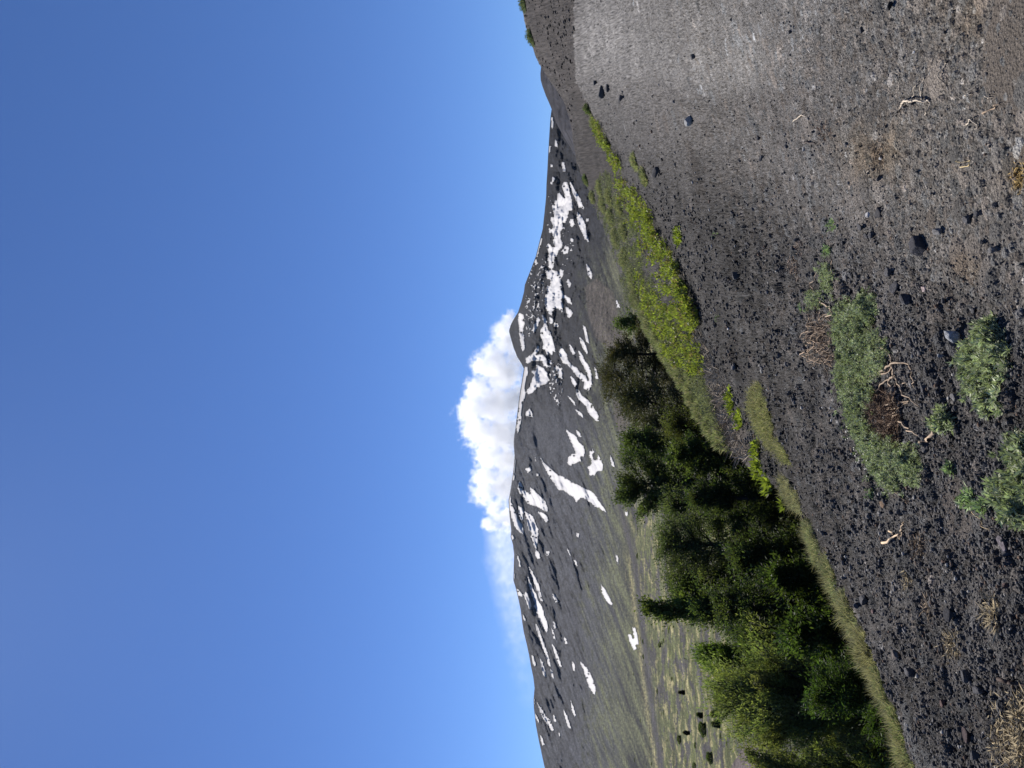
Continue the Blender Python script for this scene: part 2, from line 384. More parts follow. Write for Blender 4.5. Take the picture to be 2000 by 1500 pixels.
LY = np.interp(PXf, [980, 1000, 1050, 1100, 1150, 1200, 1230, 1260, 1300, 1350, 1400, 1450, 1480, 1500, 1550, 1610],
               np.log([5900, 5400, 4700, 3900, 3000, 2100, 1500, 950, 500, 270, 165, 100, 82, 74, 60, 48]))
# summit cone stands farther back, the right shoulder nearer
LY += .16 * np.exp(-((PYf - 655) / 75) ** 2) * sstep(1045, 1000, PXf)
LY += -.12 * sstep(600, 250, PYf) * sstep(1200, 1080, PXf)
u_ = PXf * .35 + PYf * .94; v_ = PXf * .94 - PYf * .35
mtn = sstep(1235, 1180, PXf)
smooth_ash = np.exp(-((PXf - 1070) / 60) ** 2 - ((PYf - 850) / 110) ** 2)
left = sstep(780, 900, PYf)
g1 = ridged(v_ / 30, u_ / 150, 4, 11); g2 = ridged(PXf / 26 + PYf / 90, PYf / 70 - PXf / 60, 4, 17)
g3 = ridged(v_ / 11, u_ / 60, 3, 13) * left + ridged(PXf / 10 + PYf / 50, PYf / 26 - PXf / 30, 3, 19) * (1 - left)
relief = ((g1 * left + g2 * (1 - left)) * .030 + g3 * .008) * (1 - .75 * smooth_ash) + fbm(PXf / 55, PYf / 80, 4, 23) * .035
relief += .028 * np.exp(-((PXf - 1168) / 30) ** 2 - ((PYf - 620) / 70) ** 2) * -1
fade = sstep(0, .05, tv)[None]
LY = LY + relief * mtn * fade + (1 - mtn) * fbm(PXf / 12, PYf / 70, 4, 29) * .02
# keep depth monotone down each column so that no slope folds over
LY = np.minimum.accumulate(LY - np.arange(nv)[None] * 2e-4, axis=1)
FP = at(PXf, PYf, np.exp(LY))
# ---- what grows and lies on it
col = np.zeros(PXf.shape + (3,))
n1 = fbm(PXf / 9, PYf / 16, 4, 91); n2 = fbm(u_ / 120, v_ / 9, 4, 95); n3 = fbm(PXf / 3.2, PYf / 5, 3, 99)
dark = np.array([.0135, .0142, .018]); gray = np.array([.046, .049, .059]); grn = np.array([.080, .086, .044]); dry = np.array([.20, .18, .09]); brown = np.array([.050, .043, .038])
col[:] = dark
col += (gray - col) * np.clip(sstep(760, 900, PYf + 40 * n1) * .8 + .5 * smooth_ash, 0, 1)[..., None] * mtn[..., None]
col += (gray * .8 - col) * (np.clip(.35 + .9 * n2, 0, .8) * left * mtn)[..., None]
col += (dark * 1.1 - col) * (np.clip(sstep(.05, .35, n1 + .6 * n2) * left * .8, 0, 1))[..., None]
# green tints low on the slopes
gl = sstep(1120, 1200, PXf + 35 * n1 + 20 * n2) * sstep(420, 620, PYf)
col += (grn - col) * np.clip(gl * (.42 + 1.0 * n2 + .4 * n3), 0, .95)[..., None]
# brown cinder mounds
for poly in ([(1140, 560), (1165, 540), (1200, 570), (1215, 640), (1235, 690), (1195, 690), (1160, 660), (1145, 610)], [(1195, 775), (1225, 775), (1235, 870), (1215, 870), (1198, 820)]):
    k = np.where(inpoly(PXf + 5 * n1, PYf + 8 * n3, poly), 1, 0) * sstep(0, 5, distpoly(PXf, PYf, poly))
    col += (brown * (1 + .3 * n1)[..., None] - col) * k[..., None]
# valley floor: bands of dry grass, green and cinder running across
pl = sstep(1205, 1265, PXf - 40 * sstep(1100, 1400, PYf) + 14 * n1) 
pl = pl * sstep(1470, 1455, PXf)
wx = 7 * fbm(PXf / 22, PYf / 45, 3, 117); st = fbm((PXf + wx) / 4.5 - PYf / 110, (PYf + 3 * wx) / 40, 5, 105) * 1.35; st2 = fbm((PXf + wx) / 9 - PYf / 160, PYf / 60, 4, 109)
plc = np.array([.066, .074, .030]) + np.zeros_like(col)
plc += (dry - plc) * sstep(.02, .38, st)[..., None]
plc += (np.array([.045, .042, .044]) - plc) * sstep(.0, .22, st2 - .25 * n3)[..., None]
plc += (np.array([.085, .10, .025]) - plc) * (sstep(.2, .5, fbm(PXf / 7, PYf / 30, 4, 113)) * .7)[..., None]
dots = sstep(.2, .42, fbm(PXf / 2.6, PYf / 3.4, 2, 173)) * sstep(-.25, .2, fbm(PXf / 20, PYf / 30, 3, 177))
plc += (np.array([.030, .034, .018]) - plc) * (dots * .85)[..., None]
col += (plc - col) * pl[..., None]
dots2 = sstep(.25, .45, fbm(PXf / 2.2, PYf / 3.0, 2, 181)) * gl
col += (np.array([.095, .10, .048]) - col) * np.clip(dots2 * (.4 + n2), 0, .8)[..., None]
# the long dark cinder band
band = np.exp(-((PXf - np.interp(PYf, [900, 1100, 1250, 1400, 1500], [1188, 1240, 1258, 1276, 1292])) / 6) ** 2) * sstep(900, 1000, PYf)
col += (np.array([.04, .038, .042]) - col) * np.clip(band * (1 + n3), 0, 1)[..., None]
bandl = np.exp(-((PXf - np.interp(PYf, [900, 1100, 1250, 1400, 1500], [1177, 1228, 1247, 1265, 1282])) / 3.5) ** 2) * sstep(1050, 1150, PYf)
col += (dry - col) * np.clip(bandl * (.5 + n3), 0, .8)[..., None]
rightgreen = sstep(1175, 1210, PXf + 12 * n1) * sstep(620, 480, PYf) * sstep(350, 400, PYf)
col += (np.array([.10, .10, .06]) - col) * np.clip(rightgreen * (.5 + n2), 0, .9)[..., None]
mound = inpoly(PXf, PYf, [(1425, 1510), (1432, 1490), (1445, 1470), (1456, 1455), (1500, 1450), (1500, 1510)])
col = np.where(mound[..., None], np.array([.075, .062, .06]) * (1 + .2 * n3)[..., None], col)
# long dark streaks and fine mottling
fall = fbm(u_ / 70, v_ / 4.2, 4, 161) * left + fbm(PXf / 5 + PYf / 40, PYf / 22 - PXf / 40, 4, 165) * (1 - left)
col *= np.clip(1 + .45 * n3 + .5 * n2 + (.9 * fall + .5 * fbm(PXf / 2.0, PYf / 3.2, 3, 169)) * mtn * (1 - .7 * smooth_ash), .3, 2.2)[..., None]
col *= (1 + rng.normal(0, .16, PXf.shape))[..., None]
col = np.clip(col, .007, .6)
# back side so that the mountain is a body
back = []
for k, f in ((1, 1.03), (2, 1.15), (3, 1.5)):
    b = FP[:, 0] * f; b[:, 2] = FP[:, 0, 2] * (1 - .12 * k * k / 3) - 10 * k; back.append(b)
FPa = np.concatenate([np.stack(back[::-1], 1), FP], 1); ca = np.concatenate([np.repeat(col[:, :1], 3, 1), col], 1)
def grid_quads(a, b):
    i = np.arange(a - 1)[:, None] * b; j = np.arange(b - 1)[None]
    return np.stack([i + j, i + b + j, i + b + j + 1, i + j + 1], -1).reshape(-1, 4)
m_far = tint_mat('lava_mountain', .95, .1, (.75, 9, .035), var=.38, noise_scale=.06)
mountain = obj('mountain', mesh_np('mountain', FPa.reshape(-1, 3), grid_quads(*FPa.shape[:2]), m_far, True, ca.reshape(-1, 3)))
tag(mountain, 'dark volcano with green lower slopes rising behind the valley', None, None, 'structure')

# ------------------------------------------------------------------ snow: a raised sheet with a thickness of its own
SN = []
SN += [z1(q) for q in (
 [(700,1135),(715,1150),(735,1175),(745,1190),(725,1110),(718,1090),(728,1068),(742,1070),(755,1110),(765,1160),(775,1210),(768,1230),(750,1225),(745,1270),(730,1300),(715,1300),(718,1330),(700,1360),(705,1400),(715,1440),(690,1470),(680,1500),(645,1500),(628,1440),(640,1430),(660,1455),(680,1450),(665,1420),(672,1390),(655,1360),(660,1340),(668,1330),(652,1290),(655,1275),(672,1270),(668,1235),(660,1205),(680,1215),(675,1175),(690,1185),(690,1140)],
 [(715,950),(725,955),(733,1000),(722,1000)], [(765,1070),(785,1110),(805,1140),(820,1170),(840,1220),(820,1215),(795,1160),(775,1115)],
 [(805,1245),(830,1275),(850,1320),(855,1370),(870,1415),(850,1395),(830,1350),(815,1320),(808,1285)],
 [(765,1290),(778,1288),(785,1312),(770,1325),(763,1305)], [(860,1282),(868,1284),(868,1295),(861,1294)], [(768,1400),(780,1405),(778,1415),(768,1412)],
 [(735,1445),(750,1450),(745,1480),(725,1485),(722,1470)], [(655,690),(660,690),(662,720),(658,748)], [(675,822),(682,830),(685,858),(678,855)], [(640,860),(647,858),(645,880),(638,895)],
 [(660,1040),(670,1038),(668,1055),(661,1060)], [(652,965),(657,965),(657,975),(652,975)], [(650,1068),(656,1068),(655,1075),(650,1075)], [(645,1340),(652,1345),(650,1362),(643,1358)], [(590,1395),(597,1400),(580,1450),(568,1500),(562,1500),(575,1440)])]
SN += [z2(q) for q in (
 [(640,0),(668,0),(665,40),(655,75),(640,60)],
 [(625,90),(660,85),(690,95),(700,150),(712,180),(690,200),(700,240),(720,290),(715,325),(690,300),(660,310),(650,345),(635,330),(615,280),(620,230),(635,220),(625,180),(650,180),(650,140),(630,130)],
 [(705,80),(720,90),(715,120),(703,110)], [(752,140),(765,160),(760,180),(750,165)], [(735,235),(760,250),(768,280),(750,270)], [(740,300),(760,310),(775,335),(755,360),(742,330)], [(700,195),(720,215),(725,245),(710,240)],
 [(860,50),(875,75),(888,100),(885,130),(870,110)], [(1035,262),(1050,300),(1042,305)],
 [(600,350),(620,370),(625,420),(645,450),(660,500),(675,560),(655,540),(655,575),(640,560),(630,580),(620,540),(605,540),(610,510),(595,470),(590,430),(605,420),(612,390)],
 [(645,360),(660,370),(660,392),(645,390)], [(670,395),(690,400),(688,415),(672,408)], [(545,440),(560,400),(575,360),(582,370),(570,410),(550,445)],
 [(465,335),(485,345),(480,370),(490,400),(480,440),(490,490),(495,540),(485,555),(475,510),(470,460),(465,410),(460,370)], [(840,410),(850,420),(872,510),(860,500)],
 [(705,535),(720,545),(740,570),(750,610),(770,640),(800,655),(820,680),(850,700),(870,740),(885,760),(870,785),(840,775),(850,740),(820,720),(800,700),(770,660),(745,635),(720,625),(708,595),(698,570)],
 [(812,555),(830,575),(850,620),(870,640),(885,690),(890,750),(880,740),(865,690),(845,650),(820,600)], [(820,480),(840,500),(860,550),(862,570),(835,530)], [(762,520),(775,540),(790,570),(780,575),(768,550)],
 [(690,655),(705,660),(720,690),(700,710)], [(765,705),(785,720),(802,750),(790,765),(772,735)], [(505,600),(540,580),(575,530),(580,545),(560,575),(530,605),(505,620)],
 [(510,615),(550,600),(580,580),(605,580),(620,610),(628,650),(612,640),(600,610),(575,610),(545,610),(515,625)],
 [(565,640),(600,650),(625,680),(637,720),(630,745),(600,755),(570,770),(545,795),(520,810),(508,795),(530,760),(540,720),(560,700),(540,680),(545,670),(565,675)],
 [(497,652),(512,650),(515,685),(500,730),(497,770),(500,820),(480,870),(475,950),(465,1020),(455,1035),(450,1010),(460,930),(468,860),(478,760),(488,690)],
 [(500,920),(525,895),(540,920),(542,940),(525,940),(505,935)],
 [(800,780),(815,790),(830,820),(860,840),(890,870),(900,895),(920,915),(932,965),(915,965),(890,940),(865,910),(860,880),(835,860),(810,835),(797,800)],
 [(750,820),(765,830),(790,860),(792,875),(770,850)], [(795,900),(815,910),(835,925),(838,945),(815,930)],
 [(742,1020),(765,1035),(800,1060),(810,1090),(840,1115),(850,1150),(840,1175),(820,1170),(825,1200),(790,1215),(765,1228),(747,1210),(755,1180),(775,1160),(800,1165),(790,1130),(770,1090),(755,1060)],
 [(797,1020),(815,1030),(828,1055),(820,1060),(805,1045)],
 [(895,1130),(905,1150),(890,1160),(900,1200),(925,1195),(925,1165),(940,1185),(955,1230),(950,1255),(920,1260),(905,1285),(875,1280),(880,1265),(865,1240),(885,1225),(890,1200),(875,1170),(880,1145)],
 [(998,1170),(1010,1190),(1022,1235),(1012,1235),(1000,1200)], [(905,655),(915,665),(925,720),(915,720)],
 [(590,1185),(610,1210),(640,1240),(670,1265),(690,1285),(720,1290),(745,1310),(775,1330),(810,1340),(850,1365),(890,1380),(915,1410),(940,1450),(965,1480),(972,1500),(940,1480),(910,1465),(880,1440),(850,1420),(825,1415),(800,1440),(780,1410),(750,1390),(720,1370),(695,1370),(670,1330),(640,1290),(615,1240)],
 [(500,1245),(530,1240),(535,1255),(515,1270)], [(565,1278),(580,1278),(578,1288),(566,1288)], [(555,1180),(565,1190),(560,1200)], [(432,1180),(440,1190),(435,1310),(427,1315),(424,1280)],
 [(465,1320),(480,1340),(485,1390),(470,1395),(458,1360)],
 [(530,1355),(560,1380),(590,1410),(615,1435),(632,1480),(628,1500),(600,1485),(570,1465),(540,1460),(510,1445),(490,1405),(485,1380),(500,1375),(525,1400),(540,1410),(528,1380)],
 [(404,1400),(412,1410),(425,1460),(440,1500),(415,1500),(407,1460)], [(460,1465),(480,1475),(490,1500),(460,1500)])]
SN += [z3(q) for q in (
 [(415,-5),(440,-5),(455,40),(480,75),(490,110),(488,130),(470,120),(440,85),(425,50)], [(460,-5),(485,-5),(485,45),(475,50),(465,20)],
 [(500,0),(520,10),(545,25),(560,70),(575,100),(575,140),(570,180),(565,215),(552,200),(550,175),(535,150),(540,125),(520,100),(510,50)], [(575,0),(600,5),(625,20),(635,50),(620,60),(600,30)],
 [(560,220),(580,240),(587,270),(572,275),(560,250)], [(622,230),(640,230),(640,250),(625,253)], [(800,120),(815,130),(812,147),(800,140)], [(785,282),(797,290),(810,322),(800,315)], [(745,215),(755,225),(765,258)],
 [(1030,248),(1042,262),(1046,302),(1035,285)], [(415,135),(430,140),(433,160),(418,162)], [(452,248),(462,265),(475,318),(468,320)], [(430,345),(437,350),(434,405),(429,408)],
 [(440,445),(460,455),(485,485),(480,495),(455,485)], [(500,470),(512,480),(530,530),(530,570),(520,560),(505,520),(495,490)],
 [(523,320),(540,350),(560,390),(575,420),(590,470),(602,525),(590,515),(575,470),(555,420),(535,370)],
 [(515,378),(530,410),(545,450),(565,490),(580,530),(600,560),(612,610),(630,650),(632,690),(622,705),(605,670),(590,640),(570,590),(552,550),(560,540),(540,490),(525,440)],
 [(660,480),(675,490),(690,525),(680,530),(665,505)], [(665,642),(675,650),(680,680),(670,680)], [(560,655),(575,670),(595,730),(620,800),(640,860),(648,905),(638,900),(620,840),(595,770),(570,700)],
 [(655,680),(665,700),(677,748),(668,740)], [(658,775),(675,800),(695,850),(712,905),(703,905),(680,850)], [(728,735),(742,745),(745,770),(735,772)],
 [(820,875),(835,890),(850,910),(858,905),(875,940),(895,980),(910,1030),(908,1072),(890,1050),(870,1010),(855,960),(840,920)], [(945,428),(960,445),(980,480),(1000,515),(1010,548),(990,535),(970,510),(950,470)],
 [(1128,675),(1142,680),(1155,720),(1163,775),(1145,775),(1148,805),(1135,808),(1118,770),(1102,720),(1115,718),(1128,745),(1140,740)], [(538,840),(550,850),(562,900),(553,905),(542,880)],
 [(585,853),(600,880),(615,930),(622,963),(610,960),(595,910)], [(648,920),(658,935),(668,970),(660,972)], [(547,1030),(553,1050),(553,1130),(547,1138),(546,1100)],
 [(570,1118),(585,1140),(605,1170),(620,1200),(640,1215),(655,1245),(667,1275),(655,1282),(640,1255),(620,1230),(605,1210),(590,1175)], [(552,1178),(565,1190),(582,1230),(575,1235)],
 [(590,1310),(602,1330),(612,1365),(602,1370),(592,1340)], [(665,1190),(675,1200),(680,1228),(670,1225)], [(725,1162),(740,1190),(757,1235),(768,1270),(755,1265),(738,1215)],
 [(768,1110),(780,1140),(795,1195),(790,1200),(775,1160)], [(775,880),(788,890),(790,930),(780,925)], [(485,600),(498,615),(503,635),(492,632)], [(695,1295),(703,1300),(700,1315)], [(1085,0),(1098,0),(1098,22),(1088,18)])]
mask = np.zeros(PXf.shape, bool)
jx = PXf + 1.4 * fbm(PXf / 4, PYf / 4, 3, 121); jy = PYf + 2.2 * fbm(PXf / 4, PYf / 5, 3, 127)
hole = fbm(PXf / 3.0, PYf / 6.0, 3, 133) > .5
for q in SN:
    q = np.array(q); sel = (PYf[:, 0] > q[:, 1].min() - 6) & (PYf[:, 0] < q[:, 1].max() + 6)
    if not sel.any(): continue
    mask[sel] |= (inpoly(jx[sel], jy[sel], q) | (distpoly(jx[sel], jy[sel], q) < (2.3 if q[:, 1].max() < 720 else 1.6))) & ~(hole[sel] & (distpoly(PXf[sel], PYf[sel], q) < 3))
# flecks of snow left in the gullies
fl = ridged(PXf / 5 + PYf / 30, PYf / 16 - PXf / 14, 3, 141) + .5 * fbm(PXf / 3, PYf / 7, 3, 145)
for q, thr in ((z2([(525, 40), (560, 0), (590, 60), (590, 330), (560, 420), (520, 460), (490, 300), (510, 180)]), .50), (z2([(480, 330), (560, 400), (530, 480), (490, 520)]), .53), (z2([(630, 600), (720, 640), (720, 880), (690, 880), (640, 800)]), .50),
               (z1([(720, 1320), (790, 1380), (780, 1500), (700, 1500)]), .66), (z2([(720, 0), (790, 20), (760, 300), (720, 330), (700, 100)]), .70), (z2([(660, 880), (760, 940), (770, 1000), (690, 960)]), .66), (z2([(690, 480), (730, 500), (740, 540), (690, 530)]), .66), (z1([(625, 1100), (660, 1180), (640, 1400), (600, 1480), (600, 1380)]), .70), (z2([(590, 10), (640, 10), (620, 110), (600, 300), (585, 200)]), .53)):
    mask |= inpoly(PXf, PYf, q) & (fl > thr)
mask &= (PXf > top + .6)
ii, jj = np.nonzero(mask[:-1, :-1] & mask[1:, :-1] & mask[:-1, 1:] & mask[1:, 1:])
lift = np.zeros_like(LY); SP_ = at(PXf, PYf, np.exp(LY - .0016)); SP_[..., 2] += np.exp(LY) * .0003
vid = np.full(mask.shape, -1, np.int64)
quads = np.stack([ii * nv + jj, (ii + 1) * nv + jj, (ii + 1) * nv + jj + 1, ii * nv + jj + 1], 1)
used = np.unique(quads); remap = np.full(mask.size, -1, np.int64); remap[used] = np.arange(len(used))
q_ = remap[quads]
TopV = SP_.reshape(-1, 3)[used]; BotV = (FP.reshape(-1, 3)[used]) * 1.0
# rim faces down to the rock
e = np.concatenate([q_[:, [0, 1]], q_[:, [1, 2]], q_[:, [2, 3]], q_[:, [3, 0]]]); key = e[:, 0] * 10 ** 7 + e[:, 1]; rkey = e[:, 1] * 10 ** 7 + e[:, 0]
bd = e[~np.isin(key, rkey)]; nt_ = len(TopV)
rim = np.stack([bd[:, 1], bd[:, 0], bd[:, 0] + nt_, bd[:, 1] + nt_], 1)
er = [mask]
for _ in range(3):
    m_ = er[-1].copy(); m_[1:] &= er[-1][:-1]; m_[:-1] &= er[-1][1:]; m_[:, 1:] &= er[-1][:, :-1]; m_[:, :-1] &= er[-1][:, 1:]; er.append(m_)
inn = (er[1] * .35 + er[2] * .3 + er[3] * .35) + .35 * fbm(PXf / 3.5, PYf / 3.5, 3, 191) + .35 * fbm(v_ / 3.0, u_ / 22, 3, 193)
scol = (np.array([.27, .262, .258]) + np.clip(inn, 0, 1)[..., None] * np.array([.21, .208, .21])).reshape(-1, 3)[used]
m_snow, nt, p = mat('old_snow'); p.inputs['Base Color'].default_value = (.70, .685, .68, 1); p.inputs['Roughness'].default_value = .8
a = node(nt, 'ShaderNodeTexNoise'); a.inputs['Scale'].default_value = .03; a.inputs['Detail'].default_value = 6
cr_ = node(nt, 'ShaderNodeValToRGB'); cr_.color_ramp.elements[0].color = (.36, .35, .345, 1); cr_.color_ramp.elements[1].color = (.50, .49, .485, 1)
cr_.color_ramp.elements[0].position = .3; cr_.color_ramp.elements[1].position = .6
tc = node(nt, 'ShaderNodeTexCoord'); nt.links.new(tc.outputs['Object'], a.inputs['Vector']); nt.links.new(a.outputs['Fac'], cr_.inputs[0]); at_ = node(nt, 'ShaderNodeAttribute', attribute_name='tint'); nt.links.new(at_.outputs['Color'], p.inputs['Base Color'])
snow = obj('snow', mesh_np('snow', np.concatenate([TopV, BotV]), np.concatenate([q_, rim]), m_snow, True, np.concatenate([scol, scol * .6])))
tag(snow, 'white patches of old snow left on the dark volcano', 'snow', None, 'stuff')

# ------------------------------------------------------------------ the dome-shaped hill beyond the scree
HP = z1([(640, 250), (612, 310), (598, 360), (590, 395), (586, 430), (588, 470), (598, 505), (618, 560), (636, 600), (652, 640), (672, 700), (700, 760), (760, 860), (840, 1000)])
hp = np.array(HP); hy = np.linspace(60, 336, 120); hx = np.interp(hy, hp[:, 1], hp[:, 0])
tt = np.linspace(0, 1, 60); HX = hx[:, None] + (1190 - hx)[:, None] * tt[None]; HYy = np.repeat(hy[:, None], 60, 1)
hl = np.log(520) - .75 * tt[None] ** .8 + .03 * fbm(HX / 12, HYy / 20, 3, 151) * sstep(0, .1, tt)[None] + .2 * np.abs(np.minimum(HYy - 146, 110) / 110) ** 2 * -1
H3 = at(HX, HYy, np.exp(hl)); hb = H3[:, :1] * 1.25; hb[..., 2] = H3[:, :1, 2] * .7
H3 = np.concatenate([hb, H3], 1)
hn = fbm(HX / 10, HYy / 14, 4, 155); hc = np.array([.030, .030, .036]) * (1 + .35 * hn)[..., None]
hc = hc + (np.array([.06, .065, .04]) - hc) * (sstep(.15, .4, fbm(HX / 5, HYy / 9, 4, 157)) * sstep(.25, .5, tt)[None])[..., None]
hc = np.concatenate([hc[:, :1], hc], 1)
hill = obj('hill', mesh_np('hill', H3.reshape(-1, 3), grid_quads(*H3.shape[:2]), m_far, True, hc.reshape(-1, 3)))
tag(hill, 'small dome-shaped dark hill beyond the scree slope', None, None, 'structure')
# ------------------------------------------------------------------ trees of the gully and the plain
m_bark = tint_mat('bark', .95, .1, (.8, .03, 14), var=.35, noise_scale=9)
m_leaf = tint_mat('tree_leaves', .6, .25, None, var=.3, noise_scale=1.2, transl=.46, tscale=(1.25, 1.45, .55))
m_needle = tint_mat('pine_needles', .65, .25, None, var=.35, noise_scale=1.0, transl=.25, tscale=(1.2, 1.2, .6))
def unit(v): return v / (np.linalg.norm(v, axis=-1, keepdims=True) + 1e-9)
def tree(name, label, px, pyc, px_top, hw, Y, depth_base, col, leaf=(.11, .045), n_limb=46, per=9, k=60, shape='oval', pitch=.5, t0=.18, droop=.25, clump=.3, mat_=None, bark=(.07, .055, .045), group='trees in the gully below the ash slope', flat=.6, upright=.35, spread_y=1.0, dark=0.0):
    top = at(px_top, pyc, Y); base = np.array([top[0], top[1], depth_base]); H = top[2] - base[2]
    Rm = hw * scale_at(top)
    root = empty(name, base); tag(root, label, 'tree', group)
    tr = Acc(); br = Acc(); lf = Acc()
    n = 12; tt = np.linspace(0, 1, n); bend = np.cumsum(rng.normal(0, .012 * H, (n, 2)), 0); bend[0] = 0
    ax = np.stack([bend[:, 0], bend[:, 1], tt * H * .97], 1)
    tube(tr, ax, (.022 * H + .03) * (1 - tt) ** .8 + .012, 8, bark)
    col = np.asarray(col)
    for b in range(n_limb):
        t = t0 + (1 - t0) * ((b + rng.uniform(0, 1)) / n_limb) ** .9
        o = np.array([np.interp(t, tt, ax[:, q]) for q in range(3)])
        s = (t - t0) / (1 - t0)
        if shape == 'cone': rr = (1 - s) ** .7 * 1.25 + .1
        elif shape == 'oval': rr = (math.sin(math.pi * (.16 + .80 * s)) ** .8)
        elif shape == 'vase': rr = .5 + .6 * math.sin(math.pi * min(1, .12 + .78 * s))
        else: rr = (1 - .6 * s) * (.75 + .35 * math.sin(b * 1.7))
        Lm = max(.12, Rm * rr * rng.uniform(.75, 1.45))
        a = b * 2.39996 + rng.normal(0, .4); el = pitch * rng.uniform(.6, 1.4) + .5 * s * upright
        d = np.array([math.cos(a) * math.cos(el), math.sin(a) * math.cos(el) * spread_y, math.sin(el)])
        m = 7; q = np.linspace(0, 1, m)
        P = o + d * (q * Lm)[:, None]; P[:, 2] += -droop * Lm * q ** 2 + .12 * Lm * np.sin(q * 5 + b) * .3
        P[1:] += rng.normal(0, .03 * Lm, (m - 1, 3))
        tube(br, P, .012 + .028 * Lm * (1 - q) ** .8 * .6, 5, bark)
        per_ = int(per * 1.6)
        for c in range(per_):
            qq = .25 + .85 * ((c + rng.uniform(0, 1)) / per_) ** .8
            pc = np.array([np.interp(min(qq, 1), q, P[:, i]) for i in range(3)])
            pc = pc + rng.normal(0, .11 * Rm, 3) * np.array([1, 1, .7]) * (.4 + .6 * qq)
            if rng.uniform() < .12: continue
            rc = clump * Rm * rng.uniform(.35, .95)
            kk = int(k * 1.25 * rng.uniform(.5, 1.4))
            dd = rng.normal(size=(kk, 3)); dd = unit(dd) * (rng.uniform(0, 1, (kk, 1)) ** .45) * rc; dd[:, 2] *= flat; dd += d[None] * rng.normal(0, .8, (kk, 1)) * rc
            out = unit(dd + d * rc * .9 + np.array([0, 0, upright * rc]))
            D = unit(out + rng.normal(0, .55, (kk, 3)))
            sz = rng.uniform(.65, 1.35, kk)
            tone = rng.uniform(.72, 1.25) * (1 + .18 * rng.normal(size=kk))
            cc = col[None] * np.clip(tone, .4, 1.8)[:, None] * np.array([rng.uniform(.9, 1.15), 1, rng.uniform(.8, 1.1)])
            leaves(lf, pc + dd, D, leaf[0] * .78 * sz, leaf[1] * .72 * sz, cc)
            if c % 3 == 0:
                e = pc + unit(d + rng.normal(0, .5, 3)) * rc * .8
                tube(br, np.stack([np.array([np.interp(max(qq - .25, 0), q, P[:, i]) for i in range(3)]), pc, e]), [.014, .01, .005], 4, bark)
    obj('trunk', tr.mesh('trunk', m_bark), root); obj('branches', br.mesh('branches', m_bark), root)
    obj('crown', lf.mesh('crown', mat_ or m_leaf, True), root)
    return root
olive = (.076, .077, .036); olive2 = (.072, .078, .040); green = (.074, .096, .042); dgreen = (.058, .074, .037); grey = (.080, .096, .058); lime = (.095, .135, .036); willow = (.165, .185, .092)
# pines at the far end of the gully: open, layered, trunks showing
tree('pine_tree', 'olive pine with a bare dark trunk showing, farthest along the bank crest', 1180, 735, 1178, 72, 44, -6.5, olive, (.20, .05), 40, 8, 34, 'oval', .25, .30, .1, .28, m_needle, (.022, .018, .015), 'pines at the far end of the gully', .4, .5)
tree('pine_tree', 'small olive pine leaning out beside the trunk of the farthest pine', 1195, 690, 1192, 42, 43, -6.0, olive, (.20, .05), 30, 7, 46, 'oval', .25, .25, .1, .30, m_needle, (.03, .024, .02), 'pines at the far end of the gully', .4, .5)
tree('pine_tree', 'bushy grey-olive pine between the bare-trunked pine and the first green birch', 1220, 795, 1213, 76, 38, -7.5, olive2, (.17, .05), 48, 9, 50, 'oval', .35, .15, .15, .27, m_needle, (.03, .025, .02), 'pines at the far end of the gully', .6, .4)
tree('pine_tree', 'low dense olive pine filling in below the bushy grey-olive pine', 1255, 820, 1258, 50, 33, -7.5, olive2, (.15, .045), 40, 9, 46, 'oval', .35, .1, .15, .28, m_needle, (.03, .025, .02), 'pines at the far end of the gully', .6, .4)
tree('birch_tree', 'green birch with fine upright twigs beside the olive pines', 1230, 868, 1226, 66, 31, -8, green, (.13, .06), 52, 9, 46, 'oval', .75, .12, .05, .26, None, (.10, .09, .08), upright=.6)
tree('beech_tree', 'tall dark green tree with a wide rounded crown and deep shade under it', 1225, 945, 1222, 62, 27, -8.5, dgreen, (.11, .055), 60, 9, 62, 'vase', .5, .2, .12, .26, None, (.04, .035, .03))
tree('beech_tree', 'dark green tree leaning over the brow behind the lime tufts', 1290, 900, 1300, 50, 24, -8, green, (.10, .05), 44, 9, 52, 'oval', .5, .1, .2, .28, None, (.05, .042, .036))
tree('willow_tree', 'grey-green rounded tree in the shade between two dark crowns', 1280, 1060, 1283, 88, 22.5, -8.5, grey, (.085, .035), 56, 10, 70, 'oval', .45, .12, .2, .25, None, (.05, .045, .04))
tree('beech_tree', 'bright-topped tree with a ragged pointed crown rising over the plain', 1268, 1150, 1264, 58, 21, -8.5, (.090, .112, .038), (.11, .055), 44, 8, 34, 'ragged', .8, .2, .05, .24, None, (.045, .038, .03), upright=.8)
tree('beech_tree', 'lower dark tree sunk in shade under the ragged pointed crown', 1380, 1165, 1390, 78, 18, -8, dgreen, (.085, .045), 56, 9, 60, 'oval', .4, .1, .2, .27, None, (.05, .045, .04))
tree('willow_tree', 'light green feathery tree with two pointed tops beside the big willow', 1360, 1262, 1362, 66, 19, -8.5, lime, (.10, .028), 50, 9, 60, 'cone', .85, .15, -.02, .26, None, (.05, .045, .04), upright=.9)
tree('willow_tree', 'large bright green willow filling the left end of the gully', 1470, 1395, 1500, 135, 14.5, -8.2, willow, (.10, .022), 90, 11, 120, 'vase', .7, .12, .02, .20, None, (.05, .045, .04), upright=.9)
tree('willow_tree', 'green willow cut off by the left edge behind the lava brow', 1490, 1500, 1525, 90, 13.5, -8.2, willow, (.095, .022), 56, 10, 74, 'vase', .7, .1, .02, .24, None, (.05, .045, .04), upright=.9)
tree('willow_tree', 'dark low willow under the brow in front of the big bright willow', 1560, 1330, 1575, 90, 11.2, -7.5, (.045, .07, .025), (.075, .022), 50, 9, 64, 'oval', .5, .08, .15, .28, None, (.05, .045, .04))
